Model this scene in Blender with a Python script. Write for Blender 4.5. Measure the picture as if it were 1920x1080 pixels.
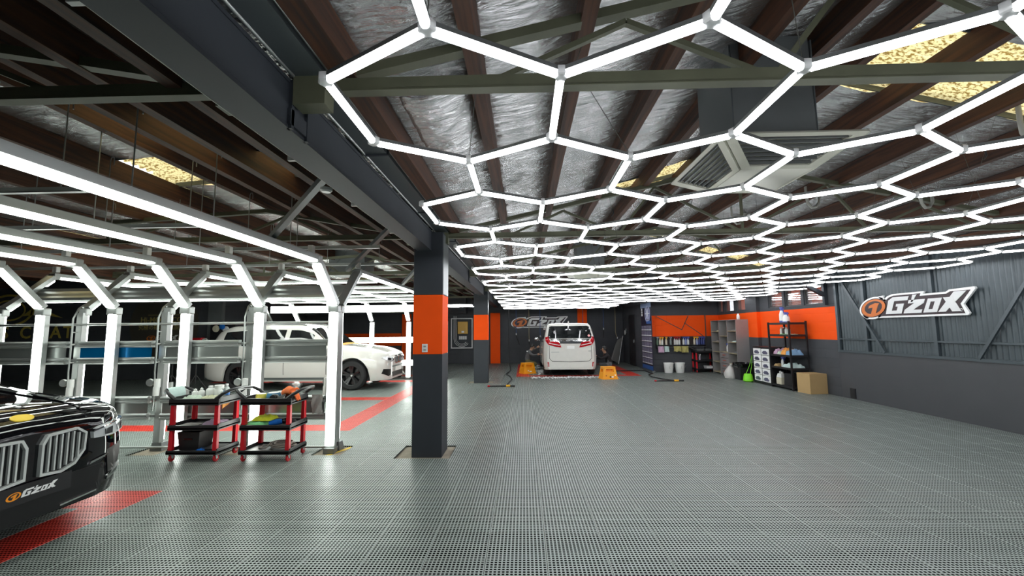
import bpy, bmesh, math, random
from math import pi, sin, cos, radians, sqrt, atan2
from mathutils import Vector, Matrix, noise
from mathutils.bvhtree import BVHTree

random.seed(7)
for o in list(bpy.data.objects):
    bpy.data.objects.remove(o)
SC = bpy.context.scene
COL = SC.collection

# ------------------------------------------------------------------ camera, light, exposure
FPX, YAW, PITCH, ROLL, EYE = 790.0, -0.0275, 0.0985, -0.0097, 1.5
_fw = Vector((sin(YAW) * cos(PITCH), cos(YAW) * cos(PITCH), sin(PITCH)))
_rt = Vector((cos(YAW), -sin(YAW), 0.0))
_up = _rt.cross(_fw)
_r2 = _rt * cos(ROLL) + _up * sin(ROLL)
_u2 = _up * cos(ROLL) - _rt * sin(ROLL)
cam_d = bpy.data.cameras.new('camera')
cam_d.sensor_fit = 'HORIZONTAL'
cam_d.sensor_width = 36.0
cam_d.lens = FPX / 1920.0 * 36.0
cam_d.clip_start = 0.02
cam_d.clip_end = 300
cam = bpy.data.objects.new('camera', cam_d)
COL.objects.link(cam)
mw = Matrix.Identity(4)
for k in range(3):
    mw[k][0], mw[k][1], mw[k][2] = _r2[k], _u2[k], -_fw[k]
mw[2][3] = EYE
cam.matrix_world = mw
SC.camera = cam

LED_POWER = 9.5          # radiance of the honeycomb tubes
BAY_POWER = 7.5          # radiance of the light bars in the car bays
SKY_POWER = 1.5
wd = bpy.data.worlds.new('sky')
SC.world = wd
wd.use_nodes = True
_g = wd.node_tree.nodes.new('ShaderNodeTexCoord')
_s = wd.node_tree.nodes.new('ShaderNodeSeparateXYZ')
_r = wd.node_tree.nodes.new('ShaderNodeValToRGB')          # overcast sky above the horizon, ground below it
_r.color_ramp.elements[0].position, _r.color_ramp.elements[0].color = 0.0, (0.10, 0.09, 0.08, 1)
_r.color_ramp.elements[1].position, _r.color_ramp.elements[1].color = 0.01, (0.86, 0.93, 1.0, 1)
wd.node_tree.links.new(_g.outputs['Generated'], _s.inputs[0])
wd.node_tree.links.new(_s.outputs[2], _r.inputs[0])
wd.node_tree.links.new(_r.outputs[0], wd.node_tree.nodes['Background'].inputs[0])
wd.node_tree.nodes['Background'].inputs[1].default_value = SKY_POWER
vs = SC.view_settings
vs.view_transform = 'Standard'
vs.look = 'None'
vs.gamma = 1.0
vs.use_curve_mapping = False
vs.exposure = 0.62
cy = SC.cycles
cy.use_denoising = True
cy.max_bounces = 7
cy.diffuse_bounces = 4
cy.glossy_bounces = 4
cy.transmission_bounces = 5
cy.caustics_reflective = False
cy.caustics_refractive = False
cy.sample_clamp_indirect = 6.0

# ------------------------------------------------------------------ materials
MATS = {}


def mat(name, col, rough=0.5, metal=0.0, var=0.0, vscale=6.0, bump=0.0, bscale=40.0, stretch=(1, 1, 1),
        emit=0.0, coat=0.0, trans=0.0, spec=0.5, alpha=1.0, rvar=0.0):
    if name in MATS:
        return MATS[name]
    m = bpy.data.materials.new(name)
    m.use_nodes = True
    nt = m.node_tree
    b = nt.nodes['Principled BSDF']
    c4 = (col[0], col[1], col[2], 1)
    b.inputs['Base Color'].default_value = c4
    b.inputs['Roughness'].default_value = rough
    b.inputs['Metallic'].default_value = metal
    b.inputs['Specular IOR Level'].default_value = spec
    b.inputs['Coat Weight'].default_value = coat
    b.inputs['Transmission Weight'].default_value = trans
    b.inputs['Alpha'].default_value = alpha
    if emit:
        b.inputs['Emission Color'].default_value = c4
        b.inputs['Emission Strength'].default_value = emit
    if var or bump or rvar:
        geo = nt.nodes.new('ShaderNodeNewGeometry')
        mp = nt.nodes.new('ShaderNodeMapping')
        mp.inputs['Scale'].default_value = stretch
        nt.links.new(geo.outputs['Position'], mp.inputs['Vector'])
    if var or rvar:
        nz = nt.nodes.new('ShaderNodeTexNoise')
        nz.inputs['Scale'].default_value = vscale
        nz.inputs['Detail'].default_value = 5
        nt.links.new(mp.outputs[0], nz.inputs['Vector'])
    if var:
        mx = nt.nodes.new('ShaderNodeMix')
        mx.data_type = 'RGBA'
        mx.inputs[6].default_value = tuple(max(0, c * (1 - var)) for c in col) + (1,)
        mx.inputs[7].default_value = tuple(min(1, c * (1 + var)) for c in col) + (1,)
        nt.links.new(nz.outputs[0], mx.inputs[0])
        nt.links.new(mx.outputs[2], b.inputs['Base Color'])
    if rvar:
        mr = nt.nodes.new('ShaderNodeMapRange')
        mr.inputs[1].default_value = 0.3
        mr.inputs[2].default_value = 0.7
        mr.inputs[3].default_value = max(0.02, rough - rvar)
        mr.inputs[4].default_value = min(1, rough + rvar)
        nt.links.new(nz.outputs[0], mr.inputs[0])
        nt.links.new(mr.outputs[0], b.inputs['Roughness'])
    if bump:
        n2 = nt.nodes.new('ShaderNodeTexNoise')
        n2.inputs['Scale'].default_value = bscale
        n2.inputs['Detail'].default_value = 4
        nt.links.new(mp.outputs[0], n2.inputs['Vector'])
        bp = nt.nodes.new('ShaderNodeBump')
        bp.inputs['Strength'].default_value = bump
        bp.inputs['Distance'].default_value = 0.02
        nt.links.new(n2.outputs[0], bp.inputs['Height'])
        nt.links.new(bp.outputs[0], b.inputs['Normal'])
    MATS[name] = m
    return m


def N(nt, typ, **kw):
    n = nt.nodes.new(typ)
    for k, v in kw.items():
        setattr(n, k, v)
    return n


def mth(nt, op, a, b=None, c=None):
    n = nt.nodes.new('ShaderNodeMath')
    n.operation = op
    for i, q in enumerate((a, b, c)):
        if q is None:
            continue
        if isinstance(q, (int, float)):
            n.inputs[i].default_value = q
        else:
            nt.links.new(q, n.inputs[i])
    return n.outputs[0]


def tile_mat(name, col):
    """perforated plastic garage tile: 15 x 15 slots per 0.4 m tile, filled at the corners"""
    m = bpy.data.materials.new(name)
    m.use_nodes = True
    nt = m.node_tree
    b = nt.nodes['Principled BSDF']
    geo = N(nt, 'ShaderNodeNewGeometry')
    sp = N(nt, 'ShaderNodeSeparateXYZ')
    nt.links.new(geo.outputs['Position'], sp.inputs[0])
    hole = None
    axes = []
    for ax, off, w in ((0, 0.27, 0.34), (1, -3.70, 0.31)):
        p = mth(nt, 'ADD', sp.outputs[ax], off + 40.0)
        cell = mth(nt, 'MULTIPLY', p, 1 / 0.4)
        ft = mth(nt, 'FRACT', cell)                   # 0..1 within the tile
        ins = mth(nt, 'MULTIPLY', mth(nt, 'SUBTRACT', ft, 0.5), 1.02 if ax == 0 else 1.004)
        k = mth(nt, 'MULTIPLY', mth(nt, 'ADD', ins, 0.5), 15.0)
        fr = mth(nt, 'ABSOLUTE', mth(nt, 'SUBTRACT', mth(nt, 'FRACT', k), 0.5))
        edge = mth(nt, 'ABSOLUTE', mth(nt, 'SUBTRACT', ft, 0.5))
        axes.append((mth(nt, 'DIVIDE', fr, w), edge))
    d = mth(nt, 'ADD', mth(nt, 'POWER', axes[0][0], 3.0), mth(nt, 'POWER', axes[1][0], 3.0))
    hole = mth(nt, 'LESS_THAN', d, 1.0)
    corner = mth(nt, 'MULTIPLY', mth(nt, 'GREATER_THAN', axes[0][1], 0.435), mth(nt, 'GREATER_THAN', axes[1][1], 0.435))
    hole = mth(nt, 'MULTIPLY', hole, mth(nt, 'SUBTRACT', 1.0, mth(nt, 'MULTIPLY', corner, .15)))
    n1 = N(nt, 'ShaderNodeTexNoise')
    n1.inputs['Scale'].default_value = 0.9
    n1.inputs['Detail'].default_value = 6
    n2 = N(nt, 'ShaderNodeTexNoise')
    n2.inputs['Scale'].default_value = 9
    n2.inputs['Detail'].default_value = 4
    nt.links.new(geo.outputs['Position'], n1.inputs['Vector'])
    nt.links.new(geo.outputs['Position'], n2.inputs['Vector'])
    s = mth(nt, 'ADD', mth(nt, 'MULTIPLY', n1.outputs[0], 0.5), mth(nt, 'MULTIPLY', n2.outputs[0], 0.5))
    mx = N(nt, 'ShaderNodeMix', data_type='RGBA')
    mx.inputs[6].default_value = tuple(c * 0.72 for c in col) + (1,)
    mx.inputs[7].default_value = tuple(c * 1.25 for c in col) + (1,)
    nt.links.new(s, mx.inputs[0])
    mh = N(nt, 'ShaderNodeMix', data_type='RGBA')
    mh.inputs[7].default_value = (0.006, 0.006, 0.007, 1)  # near-black colour paints in the darkness inside the slots
    nt.links.new(hole, mh.inputs[0])
    nt.links.new(mx.outputs[2], mh.inputs[6])
    nt.links.new(mh.outputs[2], b.inputs['Base Color'])
    ro = mth(nt, 'ADD', mth(nt, 'MULTIPLY', n1.outputs[0], 0.35), 0.2)
    nt.links.new(mth(nt, 'MAXIMUM', ro, mth(nt, 'MULTIPLY', hole, 0.9)), b.inputs['Roughness'])
    b.inputs['Specular IOR Level'].default_value = 0.5
    nt.links.new(mth(nt, 'MULTIPLY', mth(nt, 'SUBTRACT', 1.0, hole), 0.5), b.inputs['Specular IOR Level'])
    MATS[name] = m
    return m


def foil_mat():
    m = bpy.data.materials.new('foil')
    m.use_nodes = True
    nt = m.node_tree
    b = nt.nodes['Principled BSDF']
    b.inputs['Metallic'].default_value = 0.8
    geo = N(nt, 'ShaderNodeNewGeometry')
    mp = N(nt, 'ShaderNodeMapping')
    mp.inputs['Scale'].default_value = (1.6, 9.0, 2.0)
    mp.inputs['Rotation'].default_value = (0, 0, 0.35)
    nt.links.new(geo.outputs['Position'], mp.inputs['Vector'])
    n1 = N(nt, 'ShaderNodeTexNoise')
    n1.inputs['Scale'].default_value = 2.6
    n1.inputs['Detail'].default_value = 6
    n1.inputs['Distortion'].default_value = 0.5
    nt.links.new(mp.outputs[0], n1.inputs['Vector'])
    n2 = N(nt, 'ShaderNodeTexNoise')
    n2.inputs['Scale'].default_value = 1.3
    n2.inputs['Detail'].default_value = 3
    nt.links.new(geo.outputs['Position'], n2.inputs['Vector'])
    bp = N(nt, 'ShaderNodeBump')
    bp.inputs['Strength'].default_value = 1.0
    bp.inputs['Distance'].default_value = 0.06
    nt.links.new(n1.outputs[0], bp.inputs['Height'])
    nt.links.new(bp.outputs[0], b.inputs['Normal'])
    cr = N(nt, 'ShaderNodeMix', data_type='RGBA')
    cr.inputs[6].default_value = (0.55, 0.57, 0.58, 1)
    cr.inputs[7].default_value = (0.90, 0.90, 0.90, 1)
    nt.links.new(n2.outputs[0], cr.inputs[0])
    nt.links.new(cr.outputs[2], b.inputs['Base Color'])
    b.inputs['Roughness'].default_value = 0.26
    MATS['foil'] = m


def skylight_mat():
    m = bpy.data.materials.new('fibreglass')
    m.use_nodes = True
    nt = m.node_tree
    nt.nodes.remove(nt.nodes['Principled BSDF'])
    out = nt.nodes['Material Output']
    geo = N(nt, 'ShaderNodeNewGeometry')
    n = N(nt, 'ShaderNodeTexNoise')
    n.inputs['Scale'].default_value = 42
    n.inputs['Detail'].default_value = 6
    mp = N(nt, 'ShaderNodeMapping')
    mp.inputs['Scale'].default_value = (0.7, 2.2, 1.0)          # leaf litter and dirt washed into streaks down the slope
    nt.links.new(geo.outputs['Position'], mp.inputs['Vector'])
    nt.links.new(mp.outputs[0], n.inputs['Vector'])
    r = N(nt, 'ShaderNodeValToRGB')
    r.color_ramp.elements[0].position = 0.40
    r.color_ramp.elements[0].color = (0.30, 0.19, 0.05, 1)
    r.color_ramp.elements[1].position = 0.52
    r.color_ramp.elements[1].color = (0.98, 0.82, 0.42, 1)
    nt.links.new(n.outputs[0], r.inputs[0])
    t = N(nt, 'ShaderNodeBsdfTranslucent')
    d = N(nt, 'ShaderNodeBsdfDiffuse')
    ms = N(nt, 'ShaderNodeMixShader')
    ms.inputs[0].default_value = 0.12
    nt.links.new(r.outputs[0], t.inputs[0])
    nt.links.new(r.outputs[0], d.inputs[0])
    nt.links.new(t.outputs[0], ms.inputs[1])
    nt.links.new(d.outputs[0], ms.inputs[2])
    nt.links.new(ms.outputs[0], out.inputs[0])
    MATS['fibreglass'] = m


def wall_mat(name='wall_paint', band=True, block=True, gain=1.0):
    """dark grey painted blockwork with an orange band painted between two heights"""
    m = bpy.data.materials.new(name)
    m.use_nodes = True
    nt = m.node_tree
    b = nt.nodes['Principled BSDF']
    geo = N(nt, 'ShaderNodeNewGeometry')
    sp = N(nt, 'ShaderNodeSeparateXYZ')
    nt.links.new(geo.outputs['Position'], sp.inputs[0])
    nz = N(nt, 'ShaderNodeTexNoise')
    nz.inputs['Scale'].default_value = 2.5
    nz.inputs['Detail'].default_value = 6
    nt.links.new(geo.outputs['Position'], nz.inputs['Vector'])
    g = N(nt, 'ShaderNodeMix', data_type='RGBA')
    g.inputs[6].default_value = tuple(c * gain for c in (0.052, 0.056, 0.064)) + (1,)
    g.inputs[7].default_value = tuple(c * gain for c in (0.080, 0.084, 0.092)) + (1,)
    nt.links.new(nz.outputs[0], g.inputs[0])
    last = g.outputs[2]
    if band:
        o = N(nt, 'ShaderNodeMix', data_type='RGBA')
        o.inputs[7].default_value = (0.92, 0.088, 0.003, 1)
        inb = mth(nt, 'MULTIPLY', mth(nt, 'GREATER_THAN', sp.outputs[2], 1.21), mth(nt, 'LESS_THAN', sp.outputs[2], 1.94))
        nt.links.new(inb, o.inputs[0])
        nt.links.new(last, o.inputs[6])
        last = o.outputs[2]
    nt.links.new(last, b.inputs['Base Color'])
    b.inputs['Roughness'].default_value = 0.65
    b.inputs['Specular IOR Level'].default_value = 0.22
    if block:
        cb = N(nt, 'ShaderNodeCombineXYZ')
        nt.links.new(mth(nt, 'ADD', sp.outputs[0], sp.outputs[1]), cb.inputs[0])
        nt.links.new(sp.outputs[2], cb.inputs[1])
        br = N(nt, 'ShaderNodeTexBrick')
        br.inputs['Scale'].default_value = 1.0
        br.inputs['Brick Width'].default_value = 0.4
        br.inputs['Row Height'].default_value = 0.2
        br.inputs['Mortar Size'].default_value = 0.006
        br.inputs['Mortar Smooth'].default_value = 0.4
        nt.links.new(cb.outputs[0], br.inputs['Vector'])
        bp = N(nt, 'ShaderNodeBump')
        bp.invert = True
        bp.inputs['Strength'].default_value = 0.6
        bp.inputs['Distance'].default_value = 0.006
        nt.links.new(br.outputs['Fac'], bp.inputs['Height'])
        nt.links.new(bp.outputs[0], b.inputs['Normal'])
    MATS[name] = m
    return m


def wood_mat(name, lo, hi):
    m = bpy.data.materials.new(name)
    m.use_nodes = True
    nt = m.node_tree
    b = nt.nodes['Principled BSDF']
    geo = N(nt, 'ShaderNodeNewGeometry')
    mp = N(nt, 'ShaderNodeMapping')
    mp.inputs['Scale'].default_value = (14, 0.7, 14)
    nt.links.new(geo.outputs['Position'], mp.inputs['Vector'])
    n = N(nt, 'ShaderNodeTexNoise')
    n.inputs['Scale'].default_value = 1.5
    n.inputs['Detail'].default_value = 6
    n.inputs['Distortion'].default_value = 0.8
    nt.links.new(mp.outputs[0], n.inputs['Vector'])
    r = N(nt, 'ShaderNodeValToRGB')
    r.color_ramp.elements[0].position = 0.3
    r.color_ramp.elements[0].color = lo + (1,)
    r.color_ramp.elements[1].position = 0.75
    r.color_ramp.elements[1].color = hi + (1,)
    nt.links.new(n.outputs[0], r.inputs[0])
    nt.links.new(r.outputs[0], b.inputs['Base Color'])
    b.inputs['Roughness'].default_value = 0.7
    MATS[name] = m


tile_mat('tile_grey', (0.272, 0.312, 0.292))
tile_mat('tile_red', (0.80, 0.06, 0.04))
foil_mat()
skylight_mat()
wall_mat()
wall_mat('wall_plain', band=False)
wood_mat('timber', (0.018, 0.0075, 0.004), (0.11, 0.038, 0.013))
mat('led', (0.95, 0.97, 1.0), emit=LED_POWER)
mat('led_bay', (0.93, 1.0, 0.93), emit=BAY_POWER)
mat('alu', (0.42, 0.44, 0.43), 0.38, 0.75, var=0.1)
mat('alu_panel', (0.50, 0.54, 0.52), 0.28, 0.85, var=0.06, vscale=3)
mat('alu_dark', (0.20, 0.21, 0.21), 0.45, 0.6)
mat('blue_film', (0.0, 0.16, 0.42), 0.22, 0.55)
mat('clear_joint', (0.75, 0.76, 0.76), 0.3)
mat('steel_grey', (0.024, 0.029, 0.037), 0.6, var=0.2, vscale=3)
mat('orange_paint', (0.92, 0.085, 0.002), 0.7, var=0.06, spec=0.2)
mat('truss_green', (0.10, 0.105, 0.065), 0.6, var=0.35, vscale=5)
mat('gutter_grey', (0.10, 0.115, 0.12), 0.4, 0.3)
mat('concrete', (0.30, 0.26, 0.20), 0.85, var=0.25, vscale=12, bump=0.3)
mat('yellow_line', (0.72, 0.50, 0.06), 0.7, var=0.2)
mat('corrugated', (0.066, 0.085, 0.096), 0.38, 0.15, var=0.2, vscale=3)
mat('dado', (0.058, 0.061, 0.068), 0.5, var=0.12, vscale=2.0)
mat('duct_grey', (0.17, 0.185, 0.19), 0.45, 0.4, var=0.1)
mat('diffuser_cream', (0.50, 0.50, 0.42), 0.5)
mat('black_plastic', (0.012, 0.012, 0.014), 0.42, bump=0.08, bscale=300)
mat('black_gloss', (0.006, 0.006, 0.007), 0.12)
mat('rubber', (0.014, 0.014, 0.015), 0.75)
mat('red_plastic', (0.55, 0.010, 0.02), 0.35)
mat('chrome', (0.75, 0.76, 0.77), 0.12, 1.0)
mat('white_plastic', (0.78, 0.79, 0.77), 0.4)
mat('cream_plastic', (0.66, 0.62, 0.48), 0.45)
mat('wire', (0.32, 0.33, 0.32), 0.5, 0.5)
mat('wire_dark', (0.06, 0.06, 0.05), 0.6)
mat('pvc', (0.38, 0.38, 0.34), 0.5)
mat('glass_dark', (0.010, 0.012, 0.013), 0.04, spec=0.8)
mat('window_glass', (0.9, 0.9, 0.9), 0.02, trans=0.9, alpha=0.45)
mat('window_frame', (0.065, 0.068, 0.072), 0.5)
mat('neighbour_wall', (0.62, 0.16, 0.09), 0.8, var=0.25, vscale=2)
mat('car_black', (0.003, 0.003, 0.0042), 0.03, coat=0.3, spec=0.35)
mat('car_white', (0.62, 0.605, 0.575), 0.22, coat=0.8, var=0.01)
mat('van_white', (0.68, 0.67, 0.63), 0.25, coat=0.6, var=0.06, vscale=9, bump=0.05, bscale=60)
mat('lamp_red', (0.42, 0.006, 0.012), 0.12, coat=0.6)
mat('lamp_glass', (0.72, 0.75, 0.77), 0.18, 0.35)
mat('lamp_dark', (0.05, 0.055, 0.06), 0.15, 0.4)
mat('grille_black', (0.004, 0.004, 0.005), 0.35)
mat('wheel_black', (0.010, 0.010, 0.011), 0.25, 0.2, coat=0.3)
mat('sign_white', (0.90, 0.91, 0.90), 0.5)
mat('sign_black', (0.022, 0.008, 0.012), 0.5)
mat('sign_orange', (0.62, 0.16, 0.022), 0.5)
mat('plate_orange', (0.95, 0.33, 0.01), 0.5)
mat('sign_silver', (0.72, 0.73, 0.73), 0.45)
mat('gold_paint', (0.62, 0.48, 0.10), 0.45)
mat('gold_dim', (0.40, 0.32, 0.10), 0.5)
mat('disc_brown', (0.062, 0.056, 0.044), 0.5)
mat('stool_orange', (0.90, 0.36, 0.012), 0.4, var=0.06)
mat('skin', (0.50, 0.28, 0.18), 0.5)
mat('hair', (0.008, 0.007, 0.006), 0.5)
mat('cloth_grey', (0.12, 0.125, 0.13), 0.85, var=0.2, vscale=20)
mat('cloth_black', (0.016, 0.014, 0.015), 0.85)
mat('cloth_olive', (0.13, 0.12, 0.05), 0.85)
mat('cloth_rust', (0.40, 0.06, 0.02), 0.85)


# ------------------------------------------------------------------ mesh helpers
class MB:
    def __init__(s):
        s.v, s.f, s.m = [], [], []

    def add(s, vs, fs, mi=0):
        o = len(s.v)
        s.v += [tuple(p) for p in vs]
        for f in fs:
            s.f.append(tuple(i + o for i in f))
            s.m.append(mi)
        return s

    def box(s, x0, x1, y0, y1, z0, z1, mi=0):
        if x1 < x0: x0, x1 = x1, x0
        if y1 < y0: y0, y1 = y1, y0
        if z1 < z0: z0, z1 = z1, z0
        return s.add([(x0, y0, z0), (x1, y0, z0), (x1, y1, z0), (x0, y1, z0), (x0, y0, z1), (x1, y0, z1), (x1, y1, z1), (x0, y1, z1)],
                     [(0, 3, 2, 1), (4, 5, 6, 7), (0, 1, 5, 4), (1, 2, 6, 5), (2, 3, 7, 6), (3, 0, 4, 7)], mi)

    def cbox(s, c, sz, mi=0):
        return s.box(c[0] - sz[0] / 2, c[0] + sz[0] / 2, c[1] - sz[1] / 2, c[1] + sz[1] / 2, c[2] - sz[2] / 2, c[2] + sz[2] / 2, mi)

    def frust(s, x0, x1, y0, y1, z0, z1, ix, iy, mi=0):
        """box whose top is inset by ix, iy"""
        return s.add([(x0, y0, z0), (x1, y0, z0), (x1, y1, z0), (x0, y1, z0), (x0 + ix, y0 + iy, z1), (x1 - ix, y0 + iy, z1), (x1 - ix, y1 - iy, z1), (x0 + ix, y1 - iy, z1)],
                     [(0, 3, 2, 1), (4, 5, 6, 7), (0, 1, 5, 4), (1, 2, 6, 5), (2, 3, 7, 6), (3, 0, 4, 7)], mi)

    def bar(s, p, q, w, h, up=(0, 0, 1), mi=0):
        p, q = Vector(p), Vector(q)
        d = (q - p).normalized()
        u = Vector(up)
        if abs(d.dot(u)) > 0.99:
            u = Vector((1, 0, 0))
        a = d.cross(u).normalized() * (w / 2)
        b = a.cross(d).normalized() * (h / 2)
        vs = [p - a - b, p + a - b, p + a + b, p - a + b, q - a - b, q + a - b, q + a + b, q - a + b]
        return s.add(vs, [(0, 1, 2, 3), (4, 7, 6, 5), (0, 4, 5, 1), (1, 5, 6, 2), (2, 6, 7, 3), (3, 7, 4, 0)], mi)

    def tube(s, pts, r, n=8, mi=0, cap=True):
        pts = [Vector(p) for p in pts]
        k = len(pts)
        rr = r if isinstance(r, (list, tuple)) else [r] * k
        prev = None
        vs = []
        for i, p in enumerate(pts):
            d = (pts[min(i + 1, k - 1)] - pts[max(i - 1, 0)]).normalized()
            if prev is None:
                u = Vector((0, 0, 1)) if abs(d.z) < 0.9 else Vector((1, 0, 0))
                a = d.cross(u).normalized()
            else:
                a = (prev - d * prev.dot(d)).normalized()
            prev = a
            b = d.cross(a)
            for j in range(n):
                t = 2 * pi * j / n
                vs.append(p + (a * cos(t) + b * sin(t)) * rr[i])
        fs = []
        for i in range(k - 1):
            for j in range(n):
                fs.append((i * n + j, i * n + (j + 1) % n, (i + 1) * n + (j + 1) % n, (i + 1) * n + j))
        if cap:
            fs.append(tuple(range(n - 1, -1, -1)))
            fs.append(tuple((k - 1) * n + j for j in range(n)))
        return s.add(vs, fs, mi)

    def lathe(s, prof, c=(0, 0, 0), n=16, axis='z', mi=0, cap=True):
        vs = []
        for r, h in prof:
            for j in range(n):
                t = 2 * pi * j / n
                a, b = r * cos(t), r * sin(t)
                p = {'z': (a, b, h), 'y': (b, h, a), 'x': (h, a, b)}[axis]
                vs.append((p[0] + c[0], p[1] + c[1], p[2] + c[2]))
        k = len(prof)
        fs = [(i * n + j, i * n + (j + 1) % n, (i + 1) * n + (j + 1) % n, (i + 1) * n + j) for i in range(k - 1) for j in range(n)]
        if cap:
            fs.append(tuple(range(n - 1, -1, -1)))
            fs.append(tuple((k - 1) * n + j for j in range(n)))
        return s.add(vs, fs, mi)

    def ball(s, c, r, nu=12, nv=8, mi=0):
        if not isinstance(r, (list, tuple)):
            r = (r, r, r)
        vs = [(c[0], c[1], c[2] - r[2])]
        for i in range(1, nv):
            t = -pi / 2 + pi * i / nv
            for j in range(nu):
                a = 2 * pi * j / nu
                vs.append((c[0] + r[0] * cos(t) * cos(a), c[1] + r[1] * cos(t) * sin(a), c[2] + r[2] * sin(t)))
        vs.append((c[0], c[1], c[2] + r[2]))
        fs = [(0, 1 + (j + 1) % nu, 1 + j) for j in range(nu)]
        for i in range(nv - 2):
            for j in range(nu):
                a = 1 + i * nu
                fs.append((a + j, a + (j + 1) % nu, a + nu + (j + 1) % nu, a + nu + j))
        L = len(vs) - 1
        a = 1 + (nv - 2) * nu
        fs += [(a + j, a + (j + 1) % nu, L) for j in range(nu)]
        return s.add(vs, fs, mi)

    def prism(s, poly, org, ax, ay, depth, mi=0):
        """polygon in the plane (org, ax, ay), extruded by the vector depth"""
        org, ax, ay, dv = Vector(org), Vector(ax), Vector(ay), Vector(depth)
        n = len(poly)
        a = [org + ax * p[0] + ay * p[1] for p in poly]
        b = [p + dv for p in a]
        nrm = ax.cross(ay)
        area = sum(poly[i][0] * poly[(i + 1) % n][1] - poly[(i + 1) % n][0] * poly[i][1] for i in range(n))
        flip = (area * nrm.dot(dv)) < 0
        top = tuple(range(n, 2 * n))
        bot = tuple(range(n - 1, -1, -1))
        fs = [bot, top] + [(i, (i + 1) % n, n + (i + 1) % n, n + i) for i in range(n)]
        if flip:
            fs = [tuple(reversed(f)) for f in fs]
        return s.add(a + b, fs, mi)

    def grid(s, rows, mi=0, closed=False):
        nr, nc = len(rows), len(rows[0])
        vs = [p for r in rows for p in r]
        fs = []
        for i in range(nr - 1):
            for j in range(nc if closed else nc - 1):
                fs.append((i * nc + j, i * nc + (j + 1) % nc, (i + 1) * nc + (j + 1) % nc, (i + 1) * nc + j))
        return s.add(vs, fs, mi)

    def xform(s, M):
        s.v = [tuple(M @ Vector(p)) for p in s.v]
        return s

    def mesh(s, name, mats, smooth=None):
        me = bpy.data.meshes.new(name)
        me.from_pydata(s.v, [], s.f)
        for q in (mats if isinstance(mats, (list, tuple)) else [mats]):
            me.materials.append(MATS[q] if isinstance(q, str) else q)
        if len(set(s.m)) > 1:
            me.polygons.foreach_set('material_index', s.m)
        if smooth is not None:
            me.shade_smooth()
            me.set_sharp_from_angle(angle=radians(smooth))
        me.update()
        return me

    def build(s, name, mats, parent=None, smooth=None, world=False, bevel=0.0, kind=None, label=None, cat=None, group=None, loc=None):
        if world and parent is not None:
            L = parent.location
            s.v = [(p[0] - L[0], p[1] - L[1], p[2] - L[2]) for p in s.v]
        me = s.mesh(name, mats, smooth)
        o = bpy.data.objects.new(name, me)
        COL.objects.link(o)
        if parent is not None:
            o.parent = parent
        if loc is not None:
            o.location = loc
        if bevel:
            bv = o.modifiers.new('bevel', 'BEVEL')
            bv.width = bevel
            bv.segments = 2
            bv.limit_method = 'ANGLE'
        tag(o, label, cat, group, kind)
        return o


def tag(o, label=None, cat=None, group=None, kind=None):
    if label: o['label'] = label
    if cat: o['category'] = cat
    if group: o['group'] = group
    if kind: o['kind'] = kind
    return o


def thing(name, label, cat, loc=(0, 0, 0), rz=0.0, group=None, kind=None):
    o = bpy.data.objects.new(name, None)
    o.empty_display_size = 0.1
    COL.objects.link(o)
    o.location = loc
    o.rotation_euler = (0, 0, rz)
    return tag(o, label, cat, group, kind)


def inst(me, name, parent=None, M=None, kind=None):
    o = bpy.data.objects.new(name, me)
    COL.objects.link(o)
    if parent is not None:
        o.parent = parent
    if M is not None:
        o.matrix_local = M
    if kind: o['kind'] = kind
    return o


def copy_tree(o, parent=None, loc=None, rz=None, label=None):
    c = o.copy()
    COL.objects.link(c)
    if parent is not None:
        c.parent = parent
    if loc is not None: c.location = loc
    if rz is not None: c.rotation_euler = (0, 0, rz)
    if label: c['label'] = label
    for ch in list(o.children):
        copy_tree(ch, c)
    return c


def lerp(a, b, t):
    return a + (b - a) * t


def arc(cx, cy, rx, ry, a0, a1, n):
    return [(cx + rx * cos(radians(lerp(a0, a1, i / n))), cy + ry * sin(radians(lerp(a0, a1, i / n)))) for i in range(n + 1)]


def px_of(p):
    d = Vector(p) - Vector((0, 0, EYE))
    z = d.dot(_fw)
    if z < 0.05:
        return None
    return (960 + FPX * d.dot(_r2) / z, 540 - FPX * d.dot(_u2) / z, z)
# ================================================================== THE SETTING
XR, YB, YBR, XRET = 6.8, 19.2, 15.0, 4.45      # right wall, back wall, back right wall, return wall
YN = -5.0                                       # wall behind the camera
XL, YC = -18.0, 13.5                            # far left wall, wall behind the left bays
TX, TY, TS = -0.27, 3.70, 0.4                   # tile joints

fl = MB().box(XL, XR, YN, YB, -0.12, -0.018).build('floor', 'concrete', kind='structure')
cuts = [(-1.56, -0.90, 5.10, 5.66), (-1.62, -0.90, 12.1, 12.66)]
for k in range(5):
    cuts.append((-2.62 - k * 1.163, -2.26 - k * 1.163, 5.24, 5.66))


def is_red(x, y):
    # red lanes: van bay, far left bays, near left bay
    if -0.27 - .01 < x < 3.73 and 13.7 < y < 18.5:
        return x < 0.13 or x > 3.33 or y < 14.1 or y > 18.1
    if -3.07 < x < -2.67 and 6.5 < y < 14.5:
        return True
    if -9.5 < x < -2.67 and (6.5 < y < 6.9 or 9.3 < y < 9.7 or 12.5 < y < 12.9 or 14.1 < y < 14.5):
        return True
    if -9.5 < x < -3.47 and 3.7 < y < 4.1:
        return True
    if -3.87 < x < -3.47 and -1 < y < 4.1:
        return True
    return False


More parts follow.
